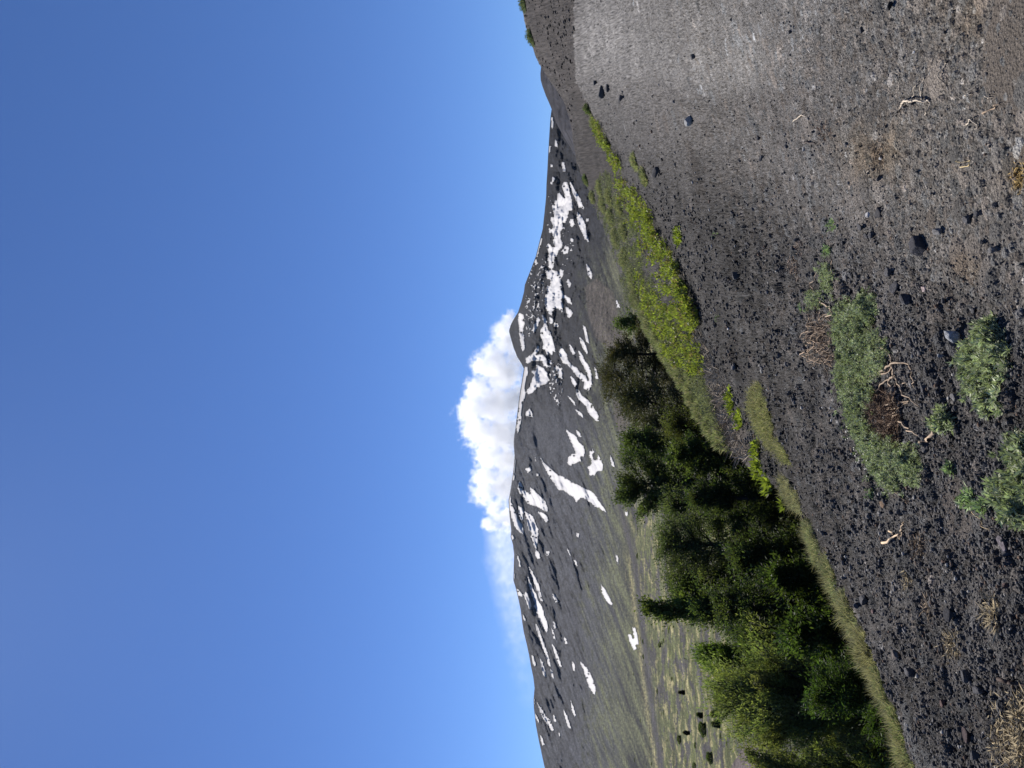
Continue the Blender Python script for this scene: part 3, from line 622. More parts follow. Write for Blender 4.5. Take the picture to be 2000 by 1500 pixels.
for (px, pyc, top_, hw, Y, c_, k_, lb) in (
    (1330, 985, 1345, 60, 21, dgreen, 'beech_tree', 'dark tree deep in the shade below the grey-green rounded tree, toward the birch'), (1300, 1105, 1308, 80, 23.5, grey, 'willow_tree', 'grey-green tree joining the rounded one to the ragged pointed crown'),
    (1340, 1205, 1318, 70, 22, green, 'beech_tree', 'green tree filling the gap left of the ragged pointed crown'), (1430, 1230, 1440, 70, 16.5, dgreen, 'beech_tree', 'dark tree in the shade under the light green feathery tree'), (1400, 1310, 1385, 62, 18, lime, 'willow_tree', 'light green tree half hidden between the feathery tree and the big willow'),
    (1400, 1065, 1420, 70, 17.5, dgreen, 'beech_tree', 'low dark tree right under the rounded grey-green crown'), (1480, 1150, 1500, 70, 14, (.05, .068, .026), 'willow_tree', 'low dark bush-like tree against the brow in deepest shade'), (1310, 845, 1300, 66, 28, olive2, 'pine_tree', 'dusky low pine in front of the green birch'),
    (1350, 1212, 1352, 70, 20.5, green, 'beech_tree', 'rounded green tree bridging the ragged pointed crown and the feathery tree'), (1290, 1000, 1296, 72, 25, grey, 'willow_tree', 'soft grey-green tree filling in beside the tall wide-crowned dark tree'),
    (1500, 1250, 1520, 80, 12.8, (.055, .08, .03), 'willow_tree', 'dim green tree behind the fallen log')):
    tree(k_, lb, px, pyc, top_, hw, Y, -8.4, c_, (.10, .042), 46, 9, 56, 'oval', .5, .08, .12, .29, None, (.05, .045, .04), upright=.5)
# pale soft tree and dark bush beyond the bank
tree('birch_tree', 'pale green hazy tree beyond the bank crest before the pines', 1212, 632, 1208, 34, 62, -7, (.085, .115, .05), (.2, .09), 34, 7, 34, 'oval', .7, .1, .1, .32, None, (.08, .07, .06), 'trees beyond the bank crest', upright=.6)
tree('pine_tree', 'small dark olive pine just over the bank crest by the lime plants', 1233, 575, 1232, 22, 52, -4, (.045, .047, .02), (.2, .07), 26, 6, 24, 'cone', .5, .1, .1, .35, m_needle, (.03, .025, .02), 'trees beyond the bank crest', .5, .5)
# bushes and small trees scattered on the plain
def bush(name, label, px, py, hw_px, h_px, Y, c, kind='bush'):
    P = at(px, py, Y); sc_ = scale_at(P); rad = hw_px * sc_; h = h_px * sc_
    root = empty(name, P); tag(root, label, kind, 'bushes and small trees on the valley floor')
    lf = Acc(); n = 1700
    u = unit(rng.normal(size=(n, 3))) * rng.uniform(.35, 1, (n, 1)) ** .5; lob = 1 + .35 * np.sin(3 * np.arctan2(u[:, 0], u[:, 2]) + px)
    Q = np.stack([u[:, 0] * rad * lob, u[:, 1] * rad, h * .55 + u[:, 2] * h * .5], 1)
    s_ = max(rad, h) * .17
    leaves(lf, Q, unit(u + rng.normal(0, .5, (n, 3))), s_ * rng.uniform(.6, 1.3, n), s_ * .5, np.asarray(c)[None] * 2.1 * rng.uniform(.6, 1.4, (n, 1)))
    obj('crown', lf.mesh('crown', m_leaf), root)
    tr = Acc(); tube(tr, np.array([[0, 0, -.1 * h], [0.02 * h, 0, .3 * h], [0, .02 * h, .7 * h]]), [.05 * rad, .04 * rad, .02 * rad], 6, (.05, .04, .035)); obj('trunk', tr.mesh('trunk', m_bark), root)
for i_, (px, py, hw, h, c, lb) in enumerate((
    (1382, 1424, 12, 16, (.030, .038, .02), 'dark round bush, largest on the plain beside the pale track'), (1395, 1480, 10, 14, (.032, .04, .02), 'dark round bush nearest the left edge of the plain'),
    (1405, 1395, 6, 16, (.04, .042, .026), 'upright dusky shrub above the willow crown, near the dark mound'), (1410, 1415, 6, 18, (.04, .042, .03), 'tall thin dusky shrub next to the willow top'),
    (1412, 1365, 8, 14, (.045, .045, .028), 'rounded dusky shrub close behind the willow crown'), (1412, 1438, 5, 6, (.035, .04, .024), 'tiny dark shrub near the cinder mound'),
    (1376, 1397, 4, 14, (.03, .034, .02), 'slim dark sapling on the green plain before the round bush'), (1340, 1353, 2.5, 14, (.035, .03, .022), 'thin bare-looking sapling on the pale grass'),
    (1350, 1432, 2.5, 14, (.035, .03, .022), 'thin bare sapling standing on the yellow streaks'), (1362, 1456, 5, 6, (.035, .04, .022), 'small dark shrub below the largest round bush'),
    (1332, 1444, 7, 9, (.04, .044, .026), 'flat dark shrub in the middle of the plain'), (1362, 1500, 9, 9, (.034, .042, .022), 'green bush cut by the left edge on the plain'),
    (1292, 1260, 5, 6, (.05, .055, .03), 'small shrub beside the dark cinder band'), (1290, 1205, 9, 8, (.04, .042, .03), 'dusky shrub clump above the light green tree'),
    (1272, 1185, 8, 7, (.04, .042, .03), 'dusky shrub clump nearest the ragged pointed crown'), (1424, 1452, 5, 5, (.035, .04, .024), 'tiny shrub at the foot of the cinder mound'))):
    Yb = float(np.exp(np.interp(px, [1230, 1260, 1300, 1350, 1400, 1450], np.log([1500, 950, 500, 270, 165, 100]))))
    bush('sapling' if 'sapling' in lb else 'bush', lb, px, py, hw, h, Yb * .985, c)
# low scrub dotted over the plain, too small to tell apart
lf = Acc(); n = 260; u = unit(rng.normal(size=(n, 3))) * rng.uniform(.4, 1, (n, 1)) ** .5; u[:, 2] = np.abs(u[:, 2]) * .8
leaves(lf, u, unit(u + rng.normal(0, .6, (n, 3))), .45 * rng.uniform(.6, 1.3, n), .22, np.array([.055, .065, .034])[None] * rng.uniform(.6, 1.5, (n, 1))); scrub_me = lf.mesh('scrub_bush', m_leaf)
k_ = 0
while k_ < 110:
    px = rng.uniform(1236, 1440); py = rng.uniform(930, 1500)
    if py < np.interp(px, [1236, 1300, 1360, 1440], [960, 1080, 1230, 1400]) or fbm(np.array([px / 24]), np.array([py / 40]), 2, 411)[0] < -.12: continue
    Yb = float(np.exp(np.interp(px, [1230, 1260, 1300, 1350, 1400, 1450], np.log([1500, 950, 500, 270, 165, 100])))); P = at(px, py, Yb * .995); r_ = rng.uniform(1.1, 3.6) * scale_at(P)
    o = obj('scrub_bush', scrub_me, None, P); o.scale = (r_ * rng.uniform(1, 2.2), r_ * 1.5, r_ * rng.uniform(.7, 1.3)); o.rotation_euler.z = rng.uniform(0, 6.28)
    tag(o, 'low dusky scrub bush, one of many dotting the grassy plain', 'bush', 'low scrub dotted over the plain'); k_ += 1
# ------------------------------------------------------------------ low plants
m_plant = tint_mat('silvery_leaves', .7, .25, None, var=.25, noise_scale=30, transl=.25, tscale=(1.1, 1.3, .7))
m_lime = tint_mat('lime_leaves', .55, .3, None, var=.25, noise_scale=6, transl=.45, tscale=(1.2, 1.35, .5))
m_spiny = tint_mat('spiny_cushion', .85, .15, None, var=.3, noise_scale=9, transl=.35, tscale=(1.05, 1.1, .75))
m_straw = tint_mat('dry_straw', .8, .2, None, var=.3, noise_scale=20)
m_twig = tint_mat('bleached_twig', .75, .25, (.5, .004, 90), var=.25, noise_scale=25)
m_petal = tint_mat('white_petal', .6, .2, None, var=.1, noise_scale=20)

def clump_points(poly, n, holes=None, thin=.0):
    """n points on the ground inside an outline, given where it shows on the slope"""
    poly = np.array(poly, float); x0, y0 = poly.min(0); x1, y1 = poly.max(0); P = []
    while sum(map(len, P)) < n:
        a = rng.uniform(x0, x1, n * 3); b = rng.uniform(y0, y1, n * 3)
        ok = inpoly(a, b, poly)
        for hq in (holes or []): ok &= ~inpoly(a, b, np.array(hq, float))
        if thin: ok &= 1.3 * fbm(a / 20, b / 20, 4, 301) + rng.uniform(-.25, .25, len(a)) > -thin
        P.append(np.stack([a[ok], b[ok]], 1))
    q = np.concatenate(P)[:n]; return q
def z6(L): return [(1500 + x / 3, 500 + y / 3) for x, y in L]
def z8(L): return [(1500 + x / 3, 1000 + y / 3) for x, y in L]
def z4(L): return [(1250 + x * .375, y * .375) for x, y in L]
def z5(L): return [(1250 + x / 3, 500 + y / 3) for x, y in L]
silver = np.array([.315, .335, .235])
def rosette_plant(name, label, poly, n, height, holes=None, L=.03, Wd=.007, per=16, col=silver, group='silvery shrubs on the ash', roots=(), flowers=(), thin=.25, cat='shrub'):
    poly = np.array(poly, float); c = poly.mean(0); C = hit1(*c)
    root = empty(name, C); tag(root, label, cat, group)
    q = clump_points(poly, n, holes, thin); q = q + rng.normal(0, 1, q.shape) * np.where(rng.uniform(0, 1, (n, 1)) < .3, 7.0 if n > 200 else 2.0, 1.0); P = hit(q[:, 0], q[:, 1]); dd = distpoly(q[:, 0], q[:, 1], poly)
    h = height * (1 - np.exp(-dd / 9.0)) * rng.uniform(.35, 1.1, n) + .012
    h *= np.clip(.75 + .9 * fbm(q[:, 0] / 17, q[:, 1] / 17, 3, 311), .25, 1.5)
    tip = P + np.stack([rng.normal(0, .012, n), rng.normal(0, .012, n), h], 1)
    lf = Acc(); st = lf
    lean = unit(np.stack([rng.normal(0, .45, n), rng.normal(-.1, .45, n), np.ones(n)], 1))
    N = n * per; B = np.repeat(tip, per, 0); A = np.repeat(lean, per, 0)
    D = unit(A * rng.uniform(.1, 1.0, (N, 1)) + rng.normal(0, .62, (N, 3)))
    tone = np.repeat(np.clip(1 + .25 * rng.normal(size=n), .5, 1.7), per)[:, None] * rng.uniform(.75, 1.3, (N, 1))
    mixn = np.repeat(sstep(-.2, .4, fbm(q[:, 0] / 30, q[:, 1] / 30, 2, 317)), per)[:, None]
    base = col[None] * (1 - .35 * mixn) + np.array([.17, .21, .085])[None] * (.35 * mixn)
    leaves(lf, B - A * rng.uniform(0, .022, (N, 1)) - C, D, L * rng.uniform(.6, 1.3, N), Wd * rng.uniform(.7, 1.3, N), base * tone)
    for k in range(0, n, 3):
        b0 = P[k] - C; t0 = tip[k] - C
        tube(st, np.stack([b0 - [0, 0, .01], (b0 + t0) / 2 + rng.normal(0, .006, 3), t0]), [.0035, .003, .002], 4, (.16, .125, .09))
    obj('foliage', lf.mesh('foliage', m_plant), root)
    for rp, rad in roots:
        rt = Acc(); twig_tube(rt, rp, rad, C, (.30, .225, .155)); obj('root', rt.mesh('root', m_twig), root)
    if flowers:
        for fx_, fy_, cnt, sp in flowers:
            a = fx_ + rng.normal(0, sp, cnt); b = fy_ + rng.normal(0, sp * 1.6, cnt); Q = hit(a, b) + [0, 0, height * .8]
            for p_ in Q:
                fl = Acc(); a9 = np.arange(9) / 9 * 6.283; leaves(fl, np.zeros((9, 3)), np.stack([np.cos(a9), np.sin(a9), np.full(9, .5)], 1), .007, .005, (.74, .73, .66), np.array([[0, 0, 1.0]] * 9))
                obj('flower', fl.mesh('flower', m_petal), root, tuple(p_ - C))
    return root
def twig_tube(acc, pts, rad, C, col, lift=None, sub=6, wob=1.0):
    pts = np.array(pts, float); n = len(pts)
    t = np.linspace(0, n - 1, (n - 1) * sub + 1); a = np.interp(t, np.arange(n), pts[:, 0]); b = np.interp(t, np.arange(n), pts[:, 1])
    ker = np.ones(3) / 3
    if len(a) > 6:
        a[1:-1] = np.convolve(a, ker, 'valid'); b[1:-1] = np.convolve(b, ker, 'valid')
    P = hit(a, b); up = lift if lift is not None else rad * 1.2
    s = np.linspace(0, 1, len(P)); z = P[:, 2].copy()
    for _ in range(6): z[1:-1] = np.maximum(z[1:-1], .5 * z[1:-1] + .25 * (z[:-2] + z[2:]))
    P[:, 2] = z + up * (.6 + .6 * np.sin(s * 9 + pts[0, 0])) + rad * .5
    P += rng.normal(0, rad * .22 * wob, P.shape)
    tube(acc, P - C, rad * (1.05 - .6 * s), 7, np.asarray(col) * (1 + .12 * rng.normal()))
MAIN = z6([(400,290),(470,240),(500,300),(560,220),(600,200),(640,240),(630,340),(590,430),(650,450),(690,520),(690,640),(640,700),(590,740),(640,800),(600,870),(560,900),(600,960),(640,1030),(760,1100),(880,1130),(910,1230),(890,1350),(830,1340),(800,1310),(740,1390),(680,1340),(620,1260),(560,1160),(480,1000),(450,860),(400,720),(420,560),(390,430)])
ROOTS = [(z6([(625, 510), (640, 535), (690, 540), (730, 590), (745, 640)]), .008), (z6([(660, 680), (700, 660), (760, 625), (830, 628), (860, 720), (870, 775)]), .0075), (z6([(660, 690), (700, 690), (740, 650)]), .007),
         (z6([(745, 640), (750, 690), (720, 730), (740, 830), (760, 860), (830, 850)]), .008), (z6([(760, 720), (790, 780), (890, 880)]), .006), (z6([(720, 1020), (750, 960), (780, 890), (720, 900)]), .008),
         (z6([(780, 960), (830, 1010), (890, 1055)]), .006), (z6([(530, 745), (580, 710), (620, 705)]), .009), (z6([(700, 900), (740, 850), (800, 870), (830, 860)]), .005), (z6([(650, 960), (700, 1000), (730, 1020)]), .005),
         (z6([(640, 800), (700, 730), (760, 700)]), .006), (z6([(730, 940), (760, 900), (800, 880), (790, 840)]), .005), (z6([(640, 1020), (690, 1040), (770, 1110)]), .004), (z6([(790, 760), (810, 740), (825, 760)]), .004)]
rosette_plant('silvery_shrub', 'long trailing silvery green shrub with bare brown roots, the largest mat on the ash', MAIN, 4000, .075, None, .024, .0068, 15, silver, None, ROOTS, [(1669, 848, 7, 4), (1692, 888, 13, 5), (1707, 918, 8, 4)], .0)
rosette_plant('silvery_shrub', 'narrow silvery green sprig patch above the dead root tangle', z6([(330,40),(390,20),(385,200),(320,215),(330,250),(300,300),(240,320),(220,250),(240,200),(310,200)]), 330, .07, None, .026, .006, 13, silver, None, [(z6([(310, 225), (330, 280), (370, 300), (390, 340), (385, 440)]), .008), (z6([(270, 210), (265, 150), (300, 90)]), .005), (z6([(380, 20), (382, 110)]), .005)], (), .2)
rosette_plant('silvery_shrub', 'dense silvery green clump beside the pale blue-grey rock', z6([(1140,610),(1200,510),(1260,420),(1340,380),(1380,450),(1410,560),(1400,690),(1350,780),(1370,860),(1330,940),(1290,930),(1270,840),(1210,810),(1160,720)]), 760, .06, [z6([(1290, 490), (1340, 500), (1330, 560), (1280, 540)])], .027, .0075, 15, silver * 1.05, None, [(z6([(1255, 500), (1275, 480), (1300, 470)]), .004)], (), .3)
rosette_plant('silvery_shrub', 'small silvery green sprout beside a bare stub, left of the dense clump', z6([(990,980),(1040,890),(1080,950),(1100,1000),(1060,1020),(1000,1000)]), 75, .09, None, .035, .009, 14, silver, None, [(z6([(970, 1085), (985, 1025), (1015, 990)]), .012), (z6([(885, 1092), (930, 1085), (985, 1085)]), .006)], (), .5)
rosette_plant('silvery_shrub', 'silvery green clump cut by the near edge, larger of the two', z6([(1380,1350),(1420,1290),(1500,1270),(1560,1300),(1560,1560),(1440,1540),(1400,1480)]), 460, .075, None, .030, .0085, 15, silver, None, (), (), .4)
rosette_plant('silvery_shrub', 'silvery green clump cut by the near edge, smaller of the two', z6([(1445,1130),(1500,1060),(1560,1080),(1560,1240),(1500,1240),(1455,1210)]), 260, .07, None, .030, .0085, 15, silver, None, (), (), .4)
for lb, px, py, r_, n in (('pair of tiny silvery seedlings left of the edge clumps', 1893, 975, 12, 24), ('tiny silvery seedling next to the edge clump', 1922, 989, 7, 14), ('faint silvery seedling on bare ash left of the small sprout', 1860, 917, 6, 10),
                          ('thin silvery seedling above the narrow sprig patch', 1617, 491, 7, 16), ('grey-green seedling beside the black boulders', 1627, 441, 7, 14), ('small grey seedling left of the big mat near its tip', 1706, 962, 6, 9),
                          ('tiny seedling beside the long mat on the brow side', 1567, 602, 6, 9), ('dark green seedling on rough cinder below the lime strip', 1400, 619, 7, 10), ('tiny yellow-green seedling on rough cinder near the lime tuft', 1397, 458, 6, 10)):
    g = np.linspace(0, 6.28, 9)[:-1]; poly = np.stack([px + r_ * np.cos(g), py + r_ * 1.3 * np.sin(g)], 1)
    rosette_plant('seedling', lb, poly, n, .05, None, .035, .009, 9, silver * np.array([.85, 1, .8]), 'seedlings on the ash', (), (), 1, 'seedling')

# lime-green leafy cover on the bank
LIME = [(1160, 228), (1170, 233), (1190, 277), (1213, 310), (1220, 347), (1240, 362), (1273, 407), (1280, 432), (1298, 467), (1322, 500), (1340, 550), (1367, 610), (1376, 640), (1355, 640), (1320, 600), (1290, 570), (1262, 530), (1243, 500), (1238, 467), (1225, 417), (1211, 367), (1208, 333), (1192, 300), (1178, 277)]
q = clump_points(LIME, 7000, None, .12); ed = distpoly(q[:, 0], q[:, 1], np.array([(1170, 233), (1213, 310), (1240, 362), (1280, 432), (1298, 467), (1322, 500), (1340, 550), (1367, 610), (1376, 640)], float), False); q = q[rng.uniform(0, 1, len(q)) < np.clip(1.1 - ed / 30 + 1.3 * fbm(q[:, 0] / 9, q[:, 1] / 13, 3, 333), .03, 1) * np.clip(.75 + 2.2 * fbm(q[:, 0] / 15, q[:, 1] / 19, 3, 337), .1, 1)]
sparse = clump_points([(1250, 520), (1300, 590), (1350, 640), (1385, 690), (1395, 720), (1360, 730), (1320, 700), (1290, 650), (1262, 590)], 900, None, -.12)
q = np.concatenate([q, sparse]); P = hit(q[:, 0], q[:, 1]); ok = np.isfinite(P[:, 0]); P = P[ok]; q = q[ok]; n = len(P); per = 7
lf = Acc(); B = np.repeat(P, per, 0); N = n * per
D = unit(np.stack([rng.normal(0, .6, N), rng.normal(0, .6, N), rng.uniform(.3, 1.2, N)], 1))
hh = np.repeat(rng.uniform(.02, .30, n) * (1 + .8 * fbm(q[:, 0] / 14, q[:, 1] / 20, 3, 331)), per)
t_ = np.repeat(rng.uniform(.7, 1.3, n), per)[:, None] * rng.uniform(.8, 1.2, (N, 1)); yel = np.repeat(rng.uniform(0, 1, n), per)[:, None]
cc = (np.array([.215, .235, .065]) * (1 - .6 * yel) + np.array([.15, .19, .06]) * .6 * yel) * t_; brn_ = np.repeat(rng.uniform(0, 1, n) < .16, per)[:, None]; cc = np.where(brn_, np.array([.17, .14, .09]) * t_, cc)
leaves(lf, B + np.stack([rng.normal(0, .05, N), rng.normal(0, .05, N), hh], 1), D, .12 * rng.uniform(.6, 1.3, N), .045 * rng.uniform(.6, 1.3, N), cc)
tag(obj('ground_cover', lf.mesh('ground_cover', m_lime)), 'lime-green leafy plants covering the bank beyond the ash', 'ground cover', None, 'stuff')
# dead reddish stalks on the bank
q = np.concatenate([clump_points([(1345, 640), (1372, 640), (1420, 745), (1442, 830), (1470, 885), (1462, 905), (1425, 878), (1400, 820), (1385, 720)], 900, None, .0), clump_points(LIME, 500)])
P = hit(q[:, 0], q[:, 1]); P = P[np.isfinite(P[:, 0])]; n = len(P)
lf = Acc(); leaves(lf, P + [0, 0, .02], unit(np.stack([rng.normal(0, .8, n), rng.normal(-.2, .7, n), rng.uniform(.1, .8, n)], 1)), rng.uniform(.15, .42, n), .016, np.array([.33, .27, .20]) * rng.uniform(.5, 1.3, (n, 1)))
tag(obj('dry_grass', lf.mesh('dry_grass', m_straw)), 'dead pinkish stalks lying on the bank by the lime plants', 'dry grass', None, 'stuff')

def cushion(label, px, py, half_len, half_wid, hgt_px, ang, n, col=(.115, .125, .070), group='grey-green spiny cushions along the bank', spike=.05, name='cushion_shrub'):
    """ang: direction of the long side on the ground (radians, from +x)"""
    C = hit1(px, py); s = scale_at(C); nr_ = C[1] < 12.5; a = half_len * s * (1.5 if nr_ else 1.2); b = half_wid * s * 1.4; h = hgt_px * s * (.85 if nr_ else 1.4); col = np.asarray(col) * np.array([2.0, 2.05, 2.0])
    root = empty(name, C); tag(root, label, 'cushion shrub', group)
    ca, sa = math.cos(ang), math.sin(ang)
    th = rng.uniform(0, 6.2832, n); rr = np.sqrt(rng.uniform(0, 1, n))
    lump_ = 1 + .30 * perlin(th * 1.3 + px, rr * 2 + py, 341); ex = rr * np.cos(th) * a * lump_; ey = rr * np.sin(th) * b * lump_
    X = C[0] + ex * ca - ey * sa; Yy = C[1] + ex * sa + ey * ca
    g0 = gz(X, Yy); prof = np.sqrt(np.clip(1 - rr ** 2.2, 0, 1)) * np.clip(.8 + .55 * perlin(X * 6, Yy * 6, 347), .3, 1.15)
    P = np.stack([X, Yy, g0 + h * prof - .01], 1)
    nrm = unit(np.stack([(ex * ca / a - ey * sa / b) / 1.0, (ex * sa / a + ey * ca / b), .55 + prof], 1))
    lf = Acc(); tone = (1 + .35 * perlin(X * 3, Yy * 3, 351))[:, None]
    cc = np.asarray(col)[None] * np.clip(tone, .5, 1.6) * rng.uniform(.6, 1.35, (n, 1))
    cc = np.where(rng.uniform(0, 1, (n, 1)) < .2, np.array([.42, .37, .26]), cc)
    leaves(lf, P - C - nrm * spike * .3, unit(nrm + rng.normal(0, .45, (n, 3))), spike * rng.uniform(.6, 1.9, n), spike * .13, cc)
    if nr_:
        k9 = rng.choice(n, n // 9, replace=False); leaves(lf, P[k9] - C, unit(nrm[k9] * .7 + rng.normal(0, .7, (len(k9), 3)) + [0, 0, .35]), spike * rng.uniform(1.6, 4.0, len(k9)), spike * .09, np.array([.36, .33, .20]) * rng.uniform(.6, 1.3, (len(k9), 1)))
    # the woody body under the spines
    m1, m2 = 24, 7; tg = np.linspace(0, 6.2832, m1, endpoint=False); rg = np.linspace(0.02, .96, m2)
    T2, R2 = np.meshgrid(tg, rg); ex = R2 * np.cos(T2) * a * .95; ey = R2 * np.sin(T2) * b * .95
    X = C[0] + ex * ca - ey * sa; Yy = C[1] + ex * sa + ey * ca; Zb = gz(X, Yy) + h * .86 * np.sqrt(np.clip(1 - R2 ** 2.2, 0, 1)) * np.clip(.8 + .55 * perlin(X * 6, Yy * 6, 347), .3, 1.15) - .03
    V = np.stack([X, Yy, Zb], -1).reshape(-1, 3) - C; i = np.arange(m2 - 1)[:, None] * m1; j = np.arange(m1)[None]
    Q = np.stack([i + j, i + (j + 1) % m1, i + m1 + (j + 1) % m1, i + m1 + j], -1).reshape(-1, 4)
    bd_ = Acc(); bd_.add(V, Q, np.asarray(col) * .55); obj('body', bd_.mesh('body', m_spiny), root)
    obj('spines', lf.mesh('spines', m_spiny), root)
def brow_ang(px, py):
    i = np.argmin((cr[:, 0] - px) ** 2 + (cr[:, 1] - py) ** 2); i = min(max(i, 1), len(cr) - 2); d = C3[i + 1] - C3[i - 1]; return math.atan2(d[1], d[0])
for lb, px, py, hl_, hw_, hp_, n, sp, c in (
    ('smooth olive-green cushion at the brow, widest and farthest of the near ones', 1492, 808, 62, 42, 20, 9000, .05, (.125, .130, .062)),
    ('narrow tail-shaped olive cushion running on from the wide one along the ash', 1528, 880, 40, 16, 10, 3000, .05, (.115, .12, .06)),
    ('pale grey-green cushion on the brow just left of the tail-shaped one', 1552, 965, 44, 22, 16, 4200, .05, (.14, .14, .095)),
    ('grey-green spiny cushion on the brow where the dark tree shade begins', 1594, 1062, 48, 26, 20, 5200, .045, (.115, .128, .075)),
    ('long grey-green cushion on the brow with a pale dead stem on it', 1636, 1135, 50, 28, 24, 6000, .042, (.105, .12, .072)),
    ('grey cushion with straw in it, on the brow above the fallen log', 1668, 1205, 46, 28, 24, 6000, .04, (.12, .128, .08)),
    ('straw-streaked cushion on the brow beside the fallen log', 1700, 1280, 48, 26, 24, 6000, .04, (.15, .145, .085)),
    ('darker grey-green cushion on the brow after the straw-streaked one', 1728, 1350, 40, 22, 20, 5000, .036, (.11, .122, .07)),
    ('short green cushion on the brow below the last lime tuft', 1752, 1415, 38, 18, 20, 4200, .034, (.105, .125, .06)),
    ('cushion on the brow cut off by the left edge of the photo', 1776, 1480, 42, 20, 20, 4600, .032, (.125, .135, .075))):
    cushion(lb, px, py, hl_, hw_, hp_, brow_ang(px, py), n, c, 'grey-green cushions on the near brow', sp)
bank = [(1152, 213, 9, 7, 8), (1163, 240, 14, 8, 7), (1176, 268, 18, 10, 7), (1190, 282, 12, 8, 6), (1147, 352, 14, 6, 5), (1160, 385, 16, 7, 6), (1172, 368, 18, 9, 6), (1180, 400, 20, 10, 7), (1192, 385, 20, 11, 7), (1195, 425, 22, 11, 8), (1212, 405, 20, 10, 7), (1205, 465, 24, 12, 8), (1222, 452, 22, 11, 8), (1222, 505, 26, 13, 9), (1238, 545, 26, 14, 9),
        (1246, 585, 26, 14, 10), (1262, 612, 26, 15, 10), (1272, 640, 26, 15, 11), (1290, 665, 28, 16, 11), (1304, 690, 28, 16, 12), (1320, 715, 30, 17, 12), (1338, 742, 32, 18, 13), (1356, 772, 32, 18, 13), (1374, 806, 34, 18, 14), (1394, 836, 34, 18, 14), (1416, 862, 30, 16, 13), (1242, 315, 24, 8, 5), (1262, 345, 22, 8, 5), (1300, 625, 24, 10, 6), (1330, 690, 24, 10, 6), (1350, 735, 24, 11, 6), (1026, 8, 14, 9, 8), (1040, 74, 14, 9, 8)]
words_ = ['dark green bush at the far end of the cushion row, alone above the ash', 'small cushion next after the far dark bush on the cushion row', 'grey-green cushion right where the lime strip begins', 'low cushion touching the narrow tip of the lime strip', 'yellowish cushion on the dark scree farthest up the bank crest', 'flat cushion on the scree crest under the lone yellowish one',
          'pale olive cushion on the scree between the crest and the lime tip', 'grey cushion at the crest where the grassy slope begins behind', 'grey cushion behind the lime strip, one row below the crest', 'rounded cushion on the crest opposite the first tall lime leaves', 'low grey cushion touching the back edge of the lime strip', 'broad grey cushion on the crest beside the brown scree', 'pale cushion hugging the back of the lime strip', 'grey cushion on the crest before the small dark pine', 'cushion on the crest right under the small dark pine',
          'cushion on the crest between the small dark pine and the pale hazy tree', 'cushion on the crest below the pale hazy tree', 'wide pale cushion with a light twig on the crest by the pale tree', 'cushion on the crest where the first olive pine begins', 'bright-rimmed cushion under the first olive pine', 'cushion on the crest in front of the bare pine trunk', 'lumpy cushion on the crest just past the bare pine trunk', 'large lumpy cushion under the bushy grey-olive pine', 'large cushion with a bright rim before the low dense pine', 'long cushion on the crest falling toward the green birch',
          'last cushion on the crest, against the dark birch shade', 'thin grey cushion on the ash side of the lime strip tip', 'thin grey cushion by the dark far rock on the ash side', 'low straggling cushion amid the thinning lime leaves', 'low straggling cushion in the brown soil of the bank', 'low cushion in the bare soil above the dead stalks', 'tuft of green at the top right corner of the scree ridge', 'tuft of green on the scree ridge, second from the right corner']
for (px, py, hl_, hw_, hp_), lb in zip(bank, words_):
    g_ = rng.uniform(.85, 1.15)
    cushion(lb, px, py, hl_, hw_, hp_, brow_ang(px, py), 1500, (.115 * g_, .125 * g_, .062 * g_) if px > 1153 else (.06, .085, .03), 'grey-green cushions along the far bank', .11)

# bright leafy tufts along the brow
def tuft(name, label, px, py, r_px, n, L, Wd, col, group, cat='tuft', up=.9, m_=None, spread=1.0, zoff=0):
    if name == 'dry_tuft': L *= .62; n = int(n * 1.5); r_px *= 1.25; Wd *= .8
    brow_ = name == 'leafy_tuft' and py > 900
    if brow_: px += 5; L *= 1.15; zoff = .19
    C = hit1(px, py); s = scale_at(C); root = empty(name, C); tag(root, label, cat, group)
    a = rng.normal(0, r_px * .5, n) ; b = rng.normal(0, r_px * .7, n); P = hit(px + a * (.9 if name == 'dry_tuft' else .5), py + b); P = np.where(np.isfinite(P), P, C) - C
    P = np.clip(P, -r_px * s * 3, r_px * s * 3)
    D = unit(np.stack([rng.normal(0, .55 * spread, n), rng.normal(0, .55 * spread, n), rng.uniform(.15, 1, n) * up], 1))
    lf = Acc(); leaves(lf, P + [0, 0, zoff], D, L * rng.uniform(.5, 1.3, n), Wd * rng.uniform(.7, 1.3, n), np.asarray(col)[None] * rng.uniform(.6, 1.35, (n, 1)))
    o = obj('leaves' if m_ is None else 'stalks', lf.mesh('leaves', m_ or m_lime), root)
    if m_ is not None: o['kind'] = 'stuff'
    return root
q = clump_points([(1158, 385), (1178, 330), (1205, 350), (1240, 430), (1262, 500), (1290, 590), (1330, 640), (1372, 720), (1400, 800), (1412, 850), (1385, 835), (1340, 762), (1290, 682), (1262, 645), (1230, 600), (1205, 522), (1185, 472)], 3400, None, .1)
P = hit(q[:, 0], q[:, 1]); P = P[np.isfinite(P[:, 0])]; n = len(P); per = 9; N = n * per
lf = Acc(); t_ = np.repeat(rng.uniform(.6, 1.35, n), per)[:, None] * rng.uniform(.75, 1.25, (N, 1))
leaves(lf, np.repeat(P, per, 0) + np.stack([rng.normal(0, .09, N), rng.normal(0, .09, N), rng.uniform(0, .10, N)], 1), unit(np.stack([rng.normal(0, .6, N), rng.normal(0, .6, N), rng.uniform(.2, 1.1, N)], 1)), .10 * rng.uniform(.5, 1.4, N), .028, np.array([.185, .20, .115]) * t_)
tag(obj('herbs', lf.mesh('herbs', m_spiny)), 'grey-green low herbs between the cushions on the bank', 'herbs', None, 'stuff')
limec = (.17, .20, .045)
